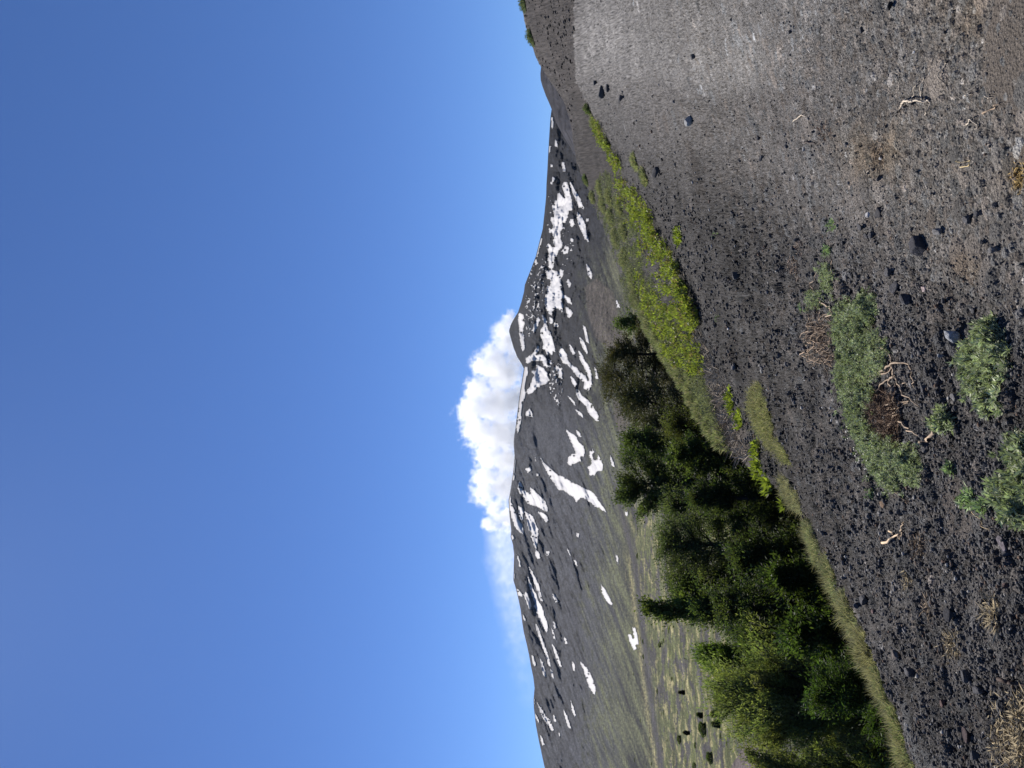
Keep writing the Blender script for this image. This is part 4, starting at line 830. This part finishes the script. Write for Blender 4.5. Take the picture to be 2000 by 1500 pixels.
for lb, px, py, r_, n, L_ in (
    ('lime tuft at the wide end of the olive cushion, farthest of the brow tufts', 1428, 782, 14, 160, .16), ('lime tuft behind the middle of the wide olive cushion', 1446, 818, 12, 130, .15), ('lime tuft where the dead stalks meet the birch shade', 1480, 880, 12, 140, .15),
    ('lime tuft behind the pale grey-green cushion, against black shade', 1500, 918, 13, 160, .14), ('tall lime tuft standing out against the darkest tree shade', 1520, 952, 13, 160, .14), ('lime tuft beside the start of the long cushion row', 1538, 985, 11, 130, .13),
    ('lone small lime tuft at the outer edge of the brow under the tall dark tree', 1549, 1014, 9, 110, .12), ('lime tuft at the outer edge beside the shaded grey-green cushion', 1566, 1048, 9, 110, .11), ('spreading lime tuft behind the cushion with the dead stem', 1586, 1090, 10, 130, .11),
    ('small lime tuft on the outer edge under the pointed tree', 1606, 1142, 8, 100, .10), ('pair-leaved lime tuft beside the fallen log end', 1631, 1207, 9, 120, .10), ('lime tuft between the fallen log and the straw cushion', 1664, 1256, 9, 120, .09), ('small lime tuft past the fallen log', 1678, 1287, 7, 90, .09), ('last lime tuft on the brow before the big willow', 1713, 1368, 10, 130, .09),
    ('round lime-green plant alone on the cinder below the bank', 1326, 462, 12, 260, .14)):
    tuft('leafy_tuft', lb, px, py, r_, n, L_, L_ * .33, limec, 'lime-green tufts', up=.8)

straw = (.31, .25, .15); brownd = (.20, .15, .10)
for lb, px, py, r_, n, L_, c in (
    ('large tangle of yellow straw at the near left corner', 1988, 1440, 42, 1300, .075, straw), ('brown dead sprig cluster beside the pale driftwood', 1793, 1066, 14, 160, .08, brownd), ('straw tuft lying in the middle of the rough cinder', 1860, 1258, 14, 190, .09, straw),
    ('yellow straw tuft nearest the near edge, right of the middle one', 1938, 1200, 15, 190, .09, straw), ('thin brown straw wisp uphill of the middle straw tuft', 1812, 1190, 10, 80, .09, brownd), ('flat dead sprig just below the brown sprig cluster', 1772, 1132, 12, 110, .08, straw),
    ('dead brown sprig on pale ash by a dark stick', 1608, 258, 14, 130, .06, (.20, .14, .10)), ('brown dried sprig with a white chip in it on the smooth ash', 1716, 302, 16, 160, .05, (.20, .145, .095)), ('yellow dried moss tuft at the near edge on the smooth ash', 1992, 348, 14, 160, .04, (.32, .22, .08)),
    ('pinkish dead stalks above the narrow sprig patch', 1553, 520, 14, 200, .10, (.36, .27, .20)), ('small dead stalk bundle at the start of the sprig patch', 1562, 480, 10, 80, .08, (.36, .27, .20))):
    tuft('dry_tuft', lb, px, py, r_, n, L_, .006, c, 'dry straw tufts', 'dry tuft', .30, m_straw, 1.6)
# dead root tangle beside the big mat
C = hit1(1605, 660); root = empty('root_tangle', C); tag(root, 'tangle of dead brown roots on the uphill side of the big silvery mat', 'root tangle')
wt = Acc()
for k in range(64):
    a0 = rng.uniform(1578, 1632); b0 = rng.uniform(612, 700); g = rng.normal(0, 1, 2)
    twig_tube(wt, [(a0, b0), (a0 + g[0] * 6, b0 + 12 + g[1] * 5), (a0 + g[1] * 9 + 4, b0 + 26 + g[0] * 6)], rng.uniform(.0022, .006), C, np.array([.27, .195, .13]) * rng.uniform(.55, 1.25), rng.uniform(.005, .06), 4)
lf = wt; q = clump_points([(1576, 600), (1600, 590), (1628, 640), (1636, 700), (1606, 712), (1580, 660)], 700); P = hit(q[:, 0], q[:, 1]); n = len(P)
leaves(lf, P - C + [0, 0, .01], unit(np.stack([rng.normal(0, 1, n), rng.normal(0, 1, n), rng.uniform(0, .7, n)], 1)), rng.uniform(.03, .09, n), .004, np.array([.25, .185, .13]) * rng.uniform(.5, 1.5, (n, 1)))
obj('roots', wt.mesh('roots', m_twig), root)
C = hit1(1735, 830); root = empty('dead_sprigs', C); tag(root, 'dark brown dead sprigs in the hollow of the big silvery mat', 'dead sprigs')
lf = Acc(); q = clump_points(z6([(590, 860), (640, 800), (700, 790), (770, 850), (790, 960), (780, 1090), (700, 1060), (620, 1010), (590, 940)]), 1500); P = hit(q[:, 0], q[:, 1]); n = len(P)
leaves(lf, P - C + [0, 0, .01], unit(np.stack([rng.normal(0, 1, n), rng.normal(0, 1, n), rng.uniform(.1, .9, n)], 1)), rng.uniform(.03, .09, n), .005, np.array([.13, .085, .055]) * rng.uniform(.4, 1.6, (n, 1)))
obj('stalks', lf.mesh('stalks', m_straw), root)
# bleached branches, sticks and roots lying on the ash
z7 = lambda L: [(1740 + x * .08, 150 + y * .08) for x, y in L]; zb = lambda L: [(1700 + x * .15, y * .15) for x, y in L]
def stick(name, label, paths, col, cat='twig'):
    if cat == 'twig' or cat == 'branch': paths = [(p_, r_ * .66, l_ + .006) for p_, r_, l_ in paths]
    C = hit1(*paths[0][0][0]); root = empty(name, C); tag(root, label, cat, 'bleached sticks on the ash')
    for k, (p_, rad, lift) in enumerate(paths):
        a = Acc(); twig_tube(a, p_, rad, C, col, lift); obj('stem' if k == 0 else 'twig', a.mesh('stem', m_twig), root)
bl = (.47, .40, .31)
stick('branch', 'crooked bleached branch arched over the smooth ash, longest of the sticks', [(z7([(215, 870), (280, 680), (370, 590), (550, 570), (650, 600), (750, 560), (850, 620), (930, 570), (990, 620), (980, 800), (970, 920)]), .0085, .016), (z7([(520, 540), (640, 250), (720, 0)]), .004, .004), (z7([(760, 560), (775, 250), (825, 0)]), .0045, .004)], bl, 'branch')
stick('twig', 'curved pale twig upslope of the arched branch', [(zb([(1005, 810), (930, 930), (920, 1030), (945, 1085)]), .005, .006)], bl)
stick('twig', 'straight brown stick with a dark shadow, near the arched branch', [(zb([(1530, 1480), (1640, 1400), (1705, 1350)]), .0055, .008)], (.30, .22, .15))
stick('twig', 'short pale twig far side of the arched branch', [(zb([(365, 940), (380, 990), (360, 1070)]), .0045, .005)], bl)
stick('twig', 'small forked pale twig beside the dead brown sprig', [(z4([(810, 630), (850, 595), (875, 610)]), .007, .006)], bl)
stick('twig', 'short thick dark stick by the dead brown sprig', [(z4([(865, 740), (895, 742), (922, 748)]), .013, .006)], (.07, .055, .045))
stick('twig', 'hooked pale twig bent like a question mark', [(z4([(1705, 655), (1740, 615), (1765, 650), (1755, 700)]), .0045, .007)], bl)
stick('twig', 'open loop of thin yellow twig on the smooth ash', [(z4([(1670, 870), (1740, 862), (1730, 835), (1690, 845)]), .003, .006), (z4([(1655, 835), (1675, 850)]), .003, .004)], (.55, .43, .22))
stick('twig', 'small bent pale twig between the hooked twig and the arched branch', [(z4([(1705, 505), (1715, 492), (1735, 488)]), .0035, .004)], bl)
stick('twig', 'tiny v-shaped pale twig near the hooked twig', [(z4([(1815, 500), (1825, 515), (1840, 505)]), .0035, .004)], bl)
stick('driftwood', 'pale broken piece of wood beside the brown sprig cluster', [(z8([(700, 190), (740, 155), (770, 130), (790, 150)]), .009, .012), (z8([(785, 158), (795, 110), (803, 60)]), .008, .008), (z8([(730, 110), (735, 135), (745, 150)]), .006, .006)], (.50, .37, .24), 'driftwood')
stick('twig', 'dark brown root stub at the near left edge', [(z8([(1405, 985), (1450, 1000), (1510, 1015)]), .014, .02)], (.06, .04, .03))
stick('twig', 'thin straw-coloured twig crossing the near cinder beside the seedlings', [(z8([(1215, 0), (1260, 60), (1310, 110)]), .004, .006)], (.40, .31, .18))
stick('twig', 'thin brown twig trailing from the tip of the big mat', [(z6([(755, 1370), (790, 1420), (830, 1450)]), .004, .005)], (.28, .2, .13))
stick('log', 'fallen pinkish-brown log under the brow by the lime tufts', [([(1638, 1246), (1655, 1272), (1672, 1300)], .035, .04)], (.20, .135, .105), 'log')
# ------------------------------------------------------------------ stones
import bmesh
def ico(sub):
    bm = bmesh.new(); bmesh.ops.create_icosphere(bm, subdivisions=sub, radius=1); bm.verts.ensure_lookup_table()
    V = np.array([v.co[:] for v in bm.verts]); Fq = np.array([[v.index for v in f.verts] for f in bm.faces]); bm.free(); return V, Fq
IV4, IF4 = ico(4); IV1, IF1 = ico(1); IV2, IF2 = ico(2)
m_rock = tint_mat('lava_stone', .9, .2, (.9, .006, 120), var=.45, noise_scale=70)
m_grav = tint_mat('cinder', .95, .12, None, var=.35, noise_scale=140)
def rock_shape(seed, sub=None, cuts=11, rough=.06, sq=(1, 1, 1)):
    r = np.random.default_rng(seed); V = IV4.copy()
    V += .10 * np.stack([fbm(V[:, 0] * 1.3 + seed, V[:, 1] * 1.3 + k * 9 + V[:, 2], 3, seed % 50 + k) for k in range(3)], 1)
    for _ in range(cuts):
        n = unit(r.normal(size=3)); d = r.uniform(.35, .72); t = V @ n - d
        V = np.where((t > 0)[:, None], V - n * t[:, None] * .94, V)
    V += V * (rough * (fbm(V[:, 0] * 5 + V[:, 2] * 3, V[:, 1] * 5 - V[:, 2] * 2, 3, 7 + seed % 30) + .35 * fbm(V[:, 0] * 16 + V[:, 2] * 9, V[:, 1] * 16, 2, 17)))[:, None]
    return V * np.asarray(sq)
def stone(label, px, py, w_px, l_px, h_f, col, seed, rot=0, group='lava stones lying on the ash', sink=.22, cuts=11, rough=.06, name='stone', cat='stone', tilt=(0, 0)):
    """w_px: size along the photo's long axis seen (height on screen), l_px: breadth"""
    C = hit1(px, py)
    if not np.isfinite(C[0]): return
    s = scale_at(C); a = l_px * s * .55; h = a * h_f * .75
    V = rock_shape(seed, cuts=cuts, rough=rough); r3 = np.random.default_rng(seed + 900); nx, ny = r3.uniform(-.35, .25), r3.uniform(-.35, .05); nv_ = unit(np.array([nx * math.cos(rot) + ny * math.sin(rot), -nx * math.sin(rot) + ny * math.cos(rot), 1.0]))
    t_ = V @ nv_ - .30; V = np.where((t_ > 0)[:, None], V - nv_ * t_[:, None] * .92, V) * [a, a * .85, h * 1.35]
    ct_, st_ = math.cos(tilt[0]), math.sin(tilt[0]); V = np.stack([V[:, 0], V[:, 1] * ct_ - V[:, 2] * st_, V[:, 1] * st_ + V[:, 2] * ct_], 1)
    cr2, sr2 = math.cos(rot), math.sin(rot); V = np.stack([V[:, 0] * cr2 - V[:, 1] * sr2, V[:, 0] * sr2 + V[:, 1] * cr2, V[:, 2] - V[:, 2].min() - sink * h], 1)
    cc = np.asarray(col)[None] * (1 + .25 * fbm(V[:, 0] / a * 2, V[:, 1] / a * 2 + V[:, 2] / a, 3, seed % 40))[:, None]
    o = obj(name, mesh_np(name, V, IF4, m_rock, False, cc), None, C); tag(o, label, cat, group); return o
bk = (.068, .067, .071); gr = (.14, .137, .137); bl_ = (.27, .28, .295); pk = (.36, .29, .28); rd = (.085, .055, .05)
NAMED = [
 ('pale blue-grey angular rock casting a black shadow beside the dense silvery clump', 1872, 656, 34, 30, 1.15, bl_, 11, .3), ('small pale chip against the blue-grey rock', 1877, 676, 12, 11, .8, (.30, .31, .32), 12, 0),
 ('lone squarish grey rock with a bright top on the pale track', 1352, 236, 18, 19, 1.2, (.30, .30, .295), 13, 0), ('black brick-shaped slab above the pinkish stone', 1753, 560, 26, 27, 1.0, bk, 14, .5), ('dark three-cornered rock between the black slab and the pinkish stone', 1777, 585, 28, 25, 1.0, (.055, .055, .06), 15, 1.1),
 ('pale pinkish rounded stone near the black slab', 1809, 565, 18, 17, 1.0, pk, 16, 0), ('black pyramid boulder with a small white stone against it', 1722, 416, 32, 26, 1.1, (.038, .037, .04), 17, .7), ('small white stone against the black pyramid boulder', 1697, 418, 12, 13, .9, (.42, .41, .40), 18, 0),
 ('large craggy dark boulder half buried in the cinder, biggest stone in view', 1803, 484, 62, 50, .85, (.045, .044, .05), 19, .4), ('dark stone left below the black pyramid boulder', 1686, 444, 20, 18, 1.0, bk, 20, .3), ('small dark stone of a pair beside the craggy boulder', 1694, 461, 16, 13, 1.0, bk, 21, .9), ('second dark stone of the pair beside the craggy boulder', 1707, 458, 15, 13, 1.0, bk, 22, .1),
 ('black egg-shaped stone at the right edge of the smooth ash', 1744, 10, 13, 17, 1.0, (.02, .02, .022), 23, 0), ('dark far rock beside the track with a smaller one behind', 1218, 192, 14, 15, 1.2, bk, 24, 0), ('dark heap of lava at the far end of the ash, uphill of the far rock', 1178, 178, 20, 26, .9, bk, 25, .5), ('black far rock in the heap nearest the scree', 1165, 160, 12, 12, 1.0, bk, 26, 0), ('low black lava lump between the far heap and the ash', 1190, 172, 10, 14, .9, bk, 62, 0),
 ('small dark stone on the pale track near the lone squarish rock', 1318, 198, 9, 9, 1.0, gr, 27, 0), ('black stone on the bright track, uphill of the lone squarish rock', 1358, 112, 9, 13, 1.0, bk, 28, 0), ('black stone on smooth ash above the bright track smear', 1546, 63, 8, 9, 1.0, bk, 29, 0), ('dark stone on the smooth ash between the track and the right edge', 1687, 58, 9, 11, 1.0, bk, 30, 0), ('black star-shaped stone on the smooth ash near the right edge', 1847, 63, 9, 8, 1.1, bk, 31, 0),
 ('dark rock touching the thin grey cushion on the ash side of the bank', 1288, 334, 22, 24, 1.0, (.05, .05, .054), 32, .2), ('pitted grey rock on the cinder between the craggy boulder and the near edge', 1837, 452, 22, 20, 1.0, gr, 33, .3), ('dark wedge stone above the rust-coloured chips', 1897, 428, 16, 20, 1.0, bk, 34, .5), ('small dark stone beside the wedge stone', 1914, 419, 15, 14, 1.0, bk, 35, 0), ('grey stone below the wedge stone at the near side', 1944, 489, 16, 15, 1.0, gr, 36, 0),
 ('pale lilac slab leaning by the edge clumps', 1962, 1062, 34, 30, .9, (.12, .105, .115), 37, .4), ('dark boulder shading the cinder left of the edge clumps', 1976, 1078, 22, 22, 1.2, bk, 38, 0), ('reddish lava stone near the yellow straw tuft', 1968, 1143, 14, 14, 1.0, rd, 39, 0), ('black pit-like rock near the cushion with the dead stem', 1697, 1170, 22, 24, 1.0, bk, 40, .3), ('black boulder on the cinder downhill of the straw-streaked cushion', 1789, 1312, 30, 27, 1.1, bk, 41, .6),
 ('slim pale brown stone uphill of the black boulder', 1757, 1281, 12, 20, .9, (.13, .11, .10), 42, 0), ('dark broad rock in the middle of the rough cinder', 1862, 1205, 22, 30, .8, (.035, .035, .04), 43, .2), ('dark rock in front of the large straw tangle, nearer its right', 1921, 1350, 24, 24, 1.0, bk, 44, .9), ('reddish-black rock next to the large straw tangle', 1897, 1438, 22, 30, 1.0, (.05, .036, .036), 45, .2), ('black rock uphill of the straw tangle near the brown stub', 1895, 1322, 18, 24, 1.0, bk, 46, .1),
 ('purple-brown stone between the black boulder and the left edge', 1846, 1372, 16, 18, 1.0, rd, 47, .7), ('dark rock at the left edge uphill of the straw tangle', 1914, 1478, 22, 20, 1.1, bk, 48, .2), ('small reddish stone beside the pit-like rock', 1710, 1193, 9, 10, 1.0, (.15, .10, .095), 49, 0), ('rusty brown stone just past the tip of the big mat', 1727, 984, 18, 18, .9, (.17, .115, .075), 50, .3), ('dark stone by the bare stub of the small sprout', 1813, 879, 16, 14, 1.1, bk, 51, 0), ('dark stone touching the twig by the small sprout', 1812, 855, 14, 14, 1.0, bk, 52, .4),
 ('dark stone above the small sprout', 1872, 775, 18, 16, 1.0, gr, 53, 0), ('slender dark stone beyond the end of the root fork', 1811, 760, 10, 16, .9, bk, 54, 0), ('small dark stone inside the fork of the bare roots', 1765, 680, 10, 10, 1.0, bk, 55, 0), ('dark round stone beside the dark three-cornered rock', 1847, 588, 13, 12, 1.0, bk, 56, 0), ('dark stone uphill of the dense silvery clump', 1904, 607, 12, 12, 1.0, bk, 57, .6), ('black broken stones above the black slab', 1740, 534, 20, 22, .9, bk, 58, .2),
 ('pale slate splinter standing near the dense silvery clump', 1843, 694, 18, 8, 2.2, (.20, .21, .22), 59, .1), ('black stone cluster beside the smaller edge clump', 1971, 858, 22, 24, .9, bk, 60, .3), ('dark stone between the seedlings and the edge clump', 1904, 946, 14, 14, 1.0, bk, 61, 0),
 ('black rock on rough cinder downhill of the lime strip', 1444, 536, 22, 18, 1.1, bk, 63, .3), ('black stone near the wide olive cushion', 1501, 803, 13, 13, 1.0, bk, 64, 0), ('black stone uphill of the dead root tangle', 1580, 683, 14, 13, 1.0, bk, 65, 0), ('pale grey upright stone on rough cinder by the bank', 1489, 724, 13, 10, 1.1, (.17, .17, .165), 66, 0), ('small white stone on the rough cinder by the lime strip end', 1425, 642, 7, 7, 1.0, (.45, .44, .43), 67, 0), ('tiny white stone beside the big mat on the brow side', 1626, 820, 6, 7, 1.0, (.45, .44, .43), 68, 0),
 ('grey stone at the cushion edge among the dead stalks', 1438, 717, 12, 12, 1.0, gr, 69, 0), ('dark rock in the shade of the cushion tail', 1558, 1010, 16, 16, 1.0, bk, 70, .5), ('grey squat stone by the cushion with straw in it', 1770, 1230, 12, 14, .9, gr, 71, 0), ('white chip in the brown dried sprig', 1722, 309, 8, 7, 1.0, (.5, .48, .45), 72, 0), ('white pebble on smooth ash between the arched branch and right edge', 1786, 102, 7, 6, 1.0, (.5, .49, .47), 73, 0),
 ('pale pebble with a dark companion on the smooth ash below the track', 1572, 291, 8, 8, 1.0, (.28, .28, .28), 74, 0), ('dark stone on the ash beside the pale pebble', 1540, 286, 9, 9, 1.0, bk, 75, 0), ('dark ragged stone on the ash below the lone squarish rock', 1484, 268, 10, 10, 1.0, bk, 76, 0), ('black stone on the ash, second below the lone squarish rock', 1492, 306, 9, 12, 1.0, bk, 77, 0)]
for n_, row in enumerate(NAMED):
    lb, px, py, w_, l_, hf, c, sd, rt = row
    stone(lb, px, py, w_, l_, hf, c, sd, rt, rough=.10 if c == bk else .05, cuts=9 if l_ > 26 else 7)
# the many small dark stones that nothing tells apart
protos = [mesh_np('stone', rock_shape(300 + k, cuts=8, rough=.10)[:, :] * [1, .85, .8], IF4, m_rock, False, np.array(bk) * (1 + .4 * k / 8) * np.ones((len(IV4), 3))) for k in range(8)]
cnt = 0
while cnt < 190:
    px = 1150 + 850 * rng.uniform() ** .8; py = rng.uniform(0, 1500)
    lim = np.interp(px, [1150, 1300, 1370, 1440, 1540, 1780, 2000], [230, 420, 620, 700, 900, 1420, 1500])
    if py > lim: continue
    wgt = np.interp(py, [0, 250, 450, 1500], [.10, .25, 1, 1]);
    if rng.uniform() > wgt: continue
    C = hit1(px, py)
    if not np.isfinite(C[0]) or inpoly(np.array([px]), np.array([py]), MAIN)[0]: continue
    l_ = 5.5 + 9 * rng.uniform() ** 3; a = l_ * scale_at(C) * .55
    o = obj('stone', protos[cnt % 8], None, C + np.array([0, 0, a * .22])); o.scale = (a, a, a); o.rotation_euler = (rng.uniform(-.4, .4), rng.uniform(-.4, .4), rng.uniform(0, 6.28))
    tag(o, 'small dark lava stone lying loose on the ash', 'stone', 'small loose lava stones'); cnt += 1
# gravel: everything smaller, nobody could count it
N = 110000
px = 1105 + 905 * rng.uniform(0, 1, N) ** .75; py = rng.uniform(-10, 1510, N)
lim = np.interp(px, [1100, 1150, 1300, 1370, 1440, 1540, 1780, 2000], [150, 240, 440, 780, 860, 990, 1490, 1520])
w_ = np.interp(py - np.interp(px, [1100, 1200, 1400, 1600, 1800, 2000], [150, 190, 300, 380, 470, 560]), [-300, 0, 200], [.07, .25, 1])
w_ = w_ * (1 - .85 * sstep(1560, 1400, px) * sstep(420, 160, py)) * np.clip(.75 + 1.1 * fbm(px / 40, py / 40, 3, 403), .15, 1.4)
keep = (py < lim) & (rng.uniform(0, 1, N) < w_); px = px[keep]; py = py[keep]; w_ = w_[keep]
C = hit(px, py); ok = np.isfinite(C[:, 0]); C = C[ok]; w_ = w_[ok]; n = len(C)
size = (.8 + 3.6 * rng.uniform(0, 1, n) ** 3.0) * scale_at(C) * (.75 + .5 * w_); size = np.minimum(size, .05)
V = IV1[None] * (1 + rng.uniform(-.38, .32, (n, 12, 1))) + rng.normal(0, .08, (n, 12, 3)); V *= np.stack([np.ones(n), rng.uniform(.55, 1, n), rng.uniform(.5, .95, n)], 1)[:, None]
an = rng.uniform(0, 6.283, n); ca = np.cos(an)[:, None]; sa = np.sin(an)[:, None]
V = np.stack([V[..., 0] * ca - V[..., 1] * sa, V[..., 0] * sa + V[..., 1] * ca, V[..., 2]], -1) * size[:, None, None] + (C + np.stack([np.zeros(n), np.zeros(n), size * .25], 1))[:, None]
kind = rng.uniform(0, 1, n); ia = np.clip(np.interp(np.arctan2(C[:, 0], C[:, 1]), th_c, np.arange(nT)).astype(int), 0, nT - 1); ib = np.clip(np.interp(np.hypot(C[:, 0], C[:, 1]), r_all, lr_idx).astype(int), 0, nR - 1)
loc_ = gsoft[ia, ib]; cc = loc_ * rng.uniform(.55, 1.7, (n, 1))
cc = np.where((kind > .74)[:, None], np.array([.105, .10, .096]) * rng.uniform(.7, 1.3, (n, 1)), cc); cc = np.where((kind > .95)[:, None], np.array([.12, .085, .065]) * rng.uniform(.7, 1.2, (n, 1)), cc); cc = np.where((kind > .988)[:, None], np.array([.30, .29, .27]), cc)
fq = (IF1[None] + (np.arange(n) * 12)[:, None, None]).reshape(-1, 3)
tag(obj('gravel', mesh_np('gravel', V.reshape(-1, 3), fq, m_grav, False, np.repeat(cc, 12, 0))), 'loose black and grey cinder gravel strewn over the ash', 'gravel', None, 'stuff')
# scree rubble on the hill at the right
N = 1600; px = rng.uniform(1018, 1122, N); py = rng.uniform(-20, 330, N); C = hit(px, py); ok = np.isfinite(C[:, 0]); C = C[ok]; ok = np.hypot(C[:, 0], C[:, 1]) > 34; C = C[ok]; n = len(C)
size = .02 + .10 * rng.uniform(0, 1, n) ** 5
V = IV1[None] * (1 + rng.uniform(-.4, .35, (n, 12, 1))) * size[:, None, None]; V[..., 2] *= .7; V = V + (C + np.stack([np.zeros(n), np.zeros(n), size * .2], 1))[:, None]
cc = np.array([.048, .044, .042])[None] * rng.uniform(.4, 1.7, (n, 1))
tag(obj('scree_rubble', mesh_np('scree_rubble', V.reshape(-1, 3), (IF1[None] + (np.arange(n) * 12)[:, None, None]).reshape(-1, 3), m_grav, False, np.repeat(cc, 12, 0))), 'dark lava rubble on the steep scree above the track', 'rubble', None, 'stuff')
# ------------------------------------------------------------------ air and smoke
lo = min(GZ.min(), FPa[..., 2].min()) - 1; hi = FPa[..., 2].max() + 60
xa = float(max(abs(FPa[..., 0]).max(), 200)) * 1.02; y1 = float(FPa[..., 1].max()) + 60
bm = bmesh.new(); bmesh.ops.create_cube(bm, size=1)
for v in bm.verts: v.co = Vector((v.co.x * 2 * xa, (-260 if v.co.y < 0 else y1), (lo if v.co.z < 0 else hi)))
me = bpy.data.meshes.new('haze'); bm.to_mesh(me); bm.free()
m_haze = bpy.data.materials.new('thin_air'); m_haze.use_nodes = True; nt = m_haze.node_tree; nt.nodes.remove(nt.nodes['Principled BSDF'])
pv = node(nt, 'ShaderNodeVolumePrincipled'); pv.inputs['Color'].default_value = (.52, .69, 1.0, 1); pv.inputs['Density'].default_value = HAZE_D; pv.inputs['Anisotropy'].default_value = .3
nt.links.new(pv.outputs[0], nt.nodes['Material Output'].inputs['Volume']); me.materials.append(m_haze)
tag(obj('haze', me), 'thin bluish air over the valley and the volcano', 'haze', None, 'stuff')

YP = y1 + 1500.0
PL = [(995, 635, 26, 1), (985, 650, 28, 1), (990, 668, 34, 1), (965, 700, 32, 1), (942, 712, 28, 1), (980, 730, 46, 1), (935, 762, 32, 1), (923, 800, 36, 1), (968, 790, 50, 1), (935, 842, 38, 1), (975, 850, 46, 1), (955, 890, 36, 1), (1012, 700, 30, 1), (1012, 780, 40, 1), (1005, 850, 40, 1), (990, 900, 40, 1), (950, 932, 32, 1),
      (985, 950, 40, .9), (945, 962, 28, .9), (966, 990, 24, .8), (990, 1010, 30, .7), (957, 1022, 18, .8), (985, 1050, 46, .45), (992, 1085, 52, .36), (1000, 1120, 54, .30), (1004, 1160, 50, .24), (1009, 1200, 46, .19), (1015, 1240, 42, .15), (1021, 1280, 38, .11), (1027, 1320, 34, .08), (1033, 1360, 30, .05)]
cen = []; bm = bmesh.new()
for px, py, r_, w_ in PL:
    c = at(px, py, YP); r = r_ * scale_at(c); cen.append((c, r, w_))
    s_ = bmesh.ops.create_icosphere(bm, subdivisions=2, radius=r * 1.5)
    for v in s_['verts']: v.co = v.co + Vector(c)
pts = [v.co.copy() for v in bm.verts]; bm.free(); bm = bmesh.new()
for q_ in pts: bm.verts.new(q_)
bmesh.ops.convex_hull(bm, input=bm.verts)
bmesh.ops.delete(bm, geom=[v for v in bm.verts if not v.link_faces], context='VERTS')
c0 = np.mean([c for c, _, _ in cen], 0)
for v in bm.verts: v.co -= Vector(c0)
bmesh.ops.recalc_face_normals(bm, faces=bm.faces)
me = bpy.data.meshes.new('smoke_plume'); bm.to_mesh(me); bm.free()
m_sm = bpy.data.materials.new('volcanic_steam'); m_sm.use_nodes = True; nt = m_sm.node_tree; L = nt.links; nt.nodes.remove(nt.nodes['Principled BSDF'])
tc = node(nt, 'ShaderNodeTexCoord')
def mathn(op, *a):
    n = node(nt, 'ShaderNodeMath', operation=op)
    for i, v in enumerate(a):
        if isinstance(v, (int, float)): n.inputs[i].default_value = v
        else: L.new(v, n.inputs[i])
    return n.outputs[0]
nw = node(nt, 'ShaderNodeTexNoise'); nw.inputs['Scale'].default_value = .0045; nw.inputs['Detail'].default_value = 3; L.new(tc.outputs['Object'], nw.inputs['Vector'])
wv = node(nt, 'ShaderNodeVectorMath', operation='MULTIPLY_ADD'); wv.inputs[1].default_value = (260,) * 3; L.new(nw.outputs['Color'], wv.inputs[0])
sb = node(nt, 'ShaderNodeVectorMath', operation='SUBTRACT'); sb.inputs[1].default_value = (130,) * 3; L.new(tc.outputs['Object'], sb.inputs[0]); L.new(sb.outputs[0], wv.inputs[2])
f_ = None; wt_ = None
for c, r, w_ in cen:
    d = node(nt, 'ShaderNodeVectorMath', operation='DISTANCE'); L.new(wv.outputs[0], d.inputs[0]); d.inputs[1].default_value = tuple(c - c0)
    q = mathn('MULTIPLY_ADD', d.outputs['Value'], -1.0 / r, 1.0)
    if w_ >= .5:
        f_ = q if f_ is None else mathn('SMOOTH_MAX', f_, q, .25)
    else:
        q = mathn('MAXIMUM', mathn('MULTIPLY', q, w_), 0.0); wt_ = q if wt_ is None else mathn('MAXIMUM', wt_, q)
n1_ = node(nt, 'ShaderNodeTexNoise'); n1_.inputs['Scale'].default_value = .011; n1_.inputs['Detail'].default_value = 6; n1_.inputs['Roughness'].default_value = .62; L.new(tc.outputs['Object'], n1_.inputs['Vector'])
bil = mathn('MULTIPLY_ADD', n1_.outputs['Fac'], 2.1, -1.05)
s1 = mathn('ADD', f_, bil)
mr = node(nt, 'ShaderNodeMapRange', interpolation_type='SMOOTHSTEP'); mr.inputs['From Min'].default_value = -.02; mr.inputs['From Max'].default_value = .75; mr.inputs['To Max'].default_value = .0078; L.new(s1, mr.inputs['Value'])
thin = mathn('MULTIPLY', mathn('MULTIPLY', wt_, mathn('POWER', n1_.outputs['Fac'], 2.6)), .022)
pv = node(nt, 'ShaderNodeVolumePrincipled'); pv.inputs['Color'].default_value = (.997, .997, .998, 1); pv.inputs['Anisotropy'].default_value = .45
L.new(mathn('ADD', mr.outputs[0], thin), pv.inputs['Density']); L.new(pv.outputs[0], nt.nodes['Material Output'].inputs['Volume']); me.materials.append(m_sm)
try: m_sm.cycles.volume_step_rate = .12
except Exception: pass
plume = obj('smoke_plume', me, None, c0); tag(plume, 'white steam plume drifting from the summit crater', 'smoke', None, 'stuff')
sc.cycles.volume_bounces = 14; sc.cycles.max_bounces = 16; sc.cycles.diffuse_bounces = 3; sc.cycles.transmission_bounces = 4; sc.cycles.volume_max_steps = 512
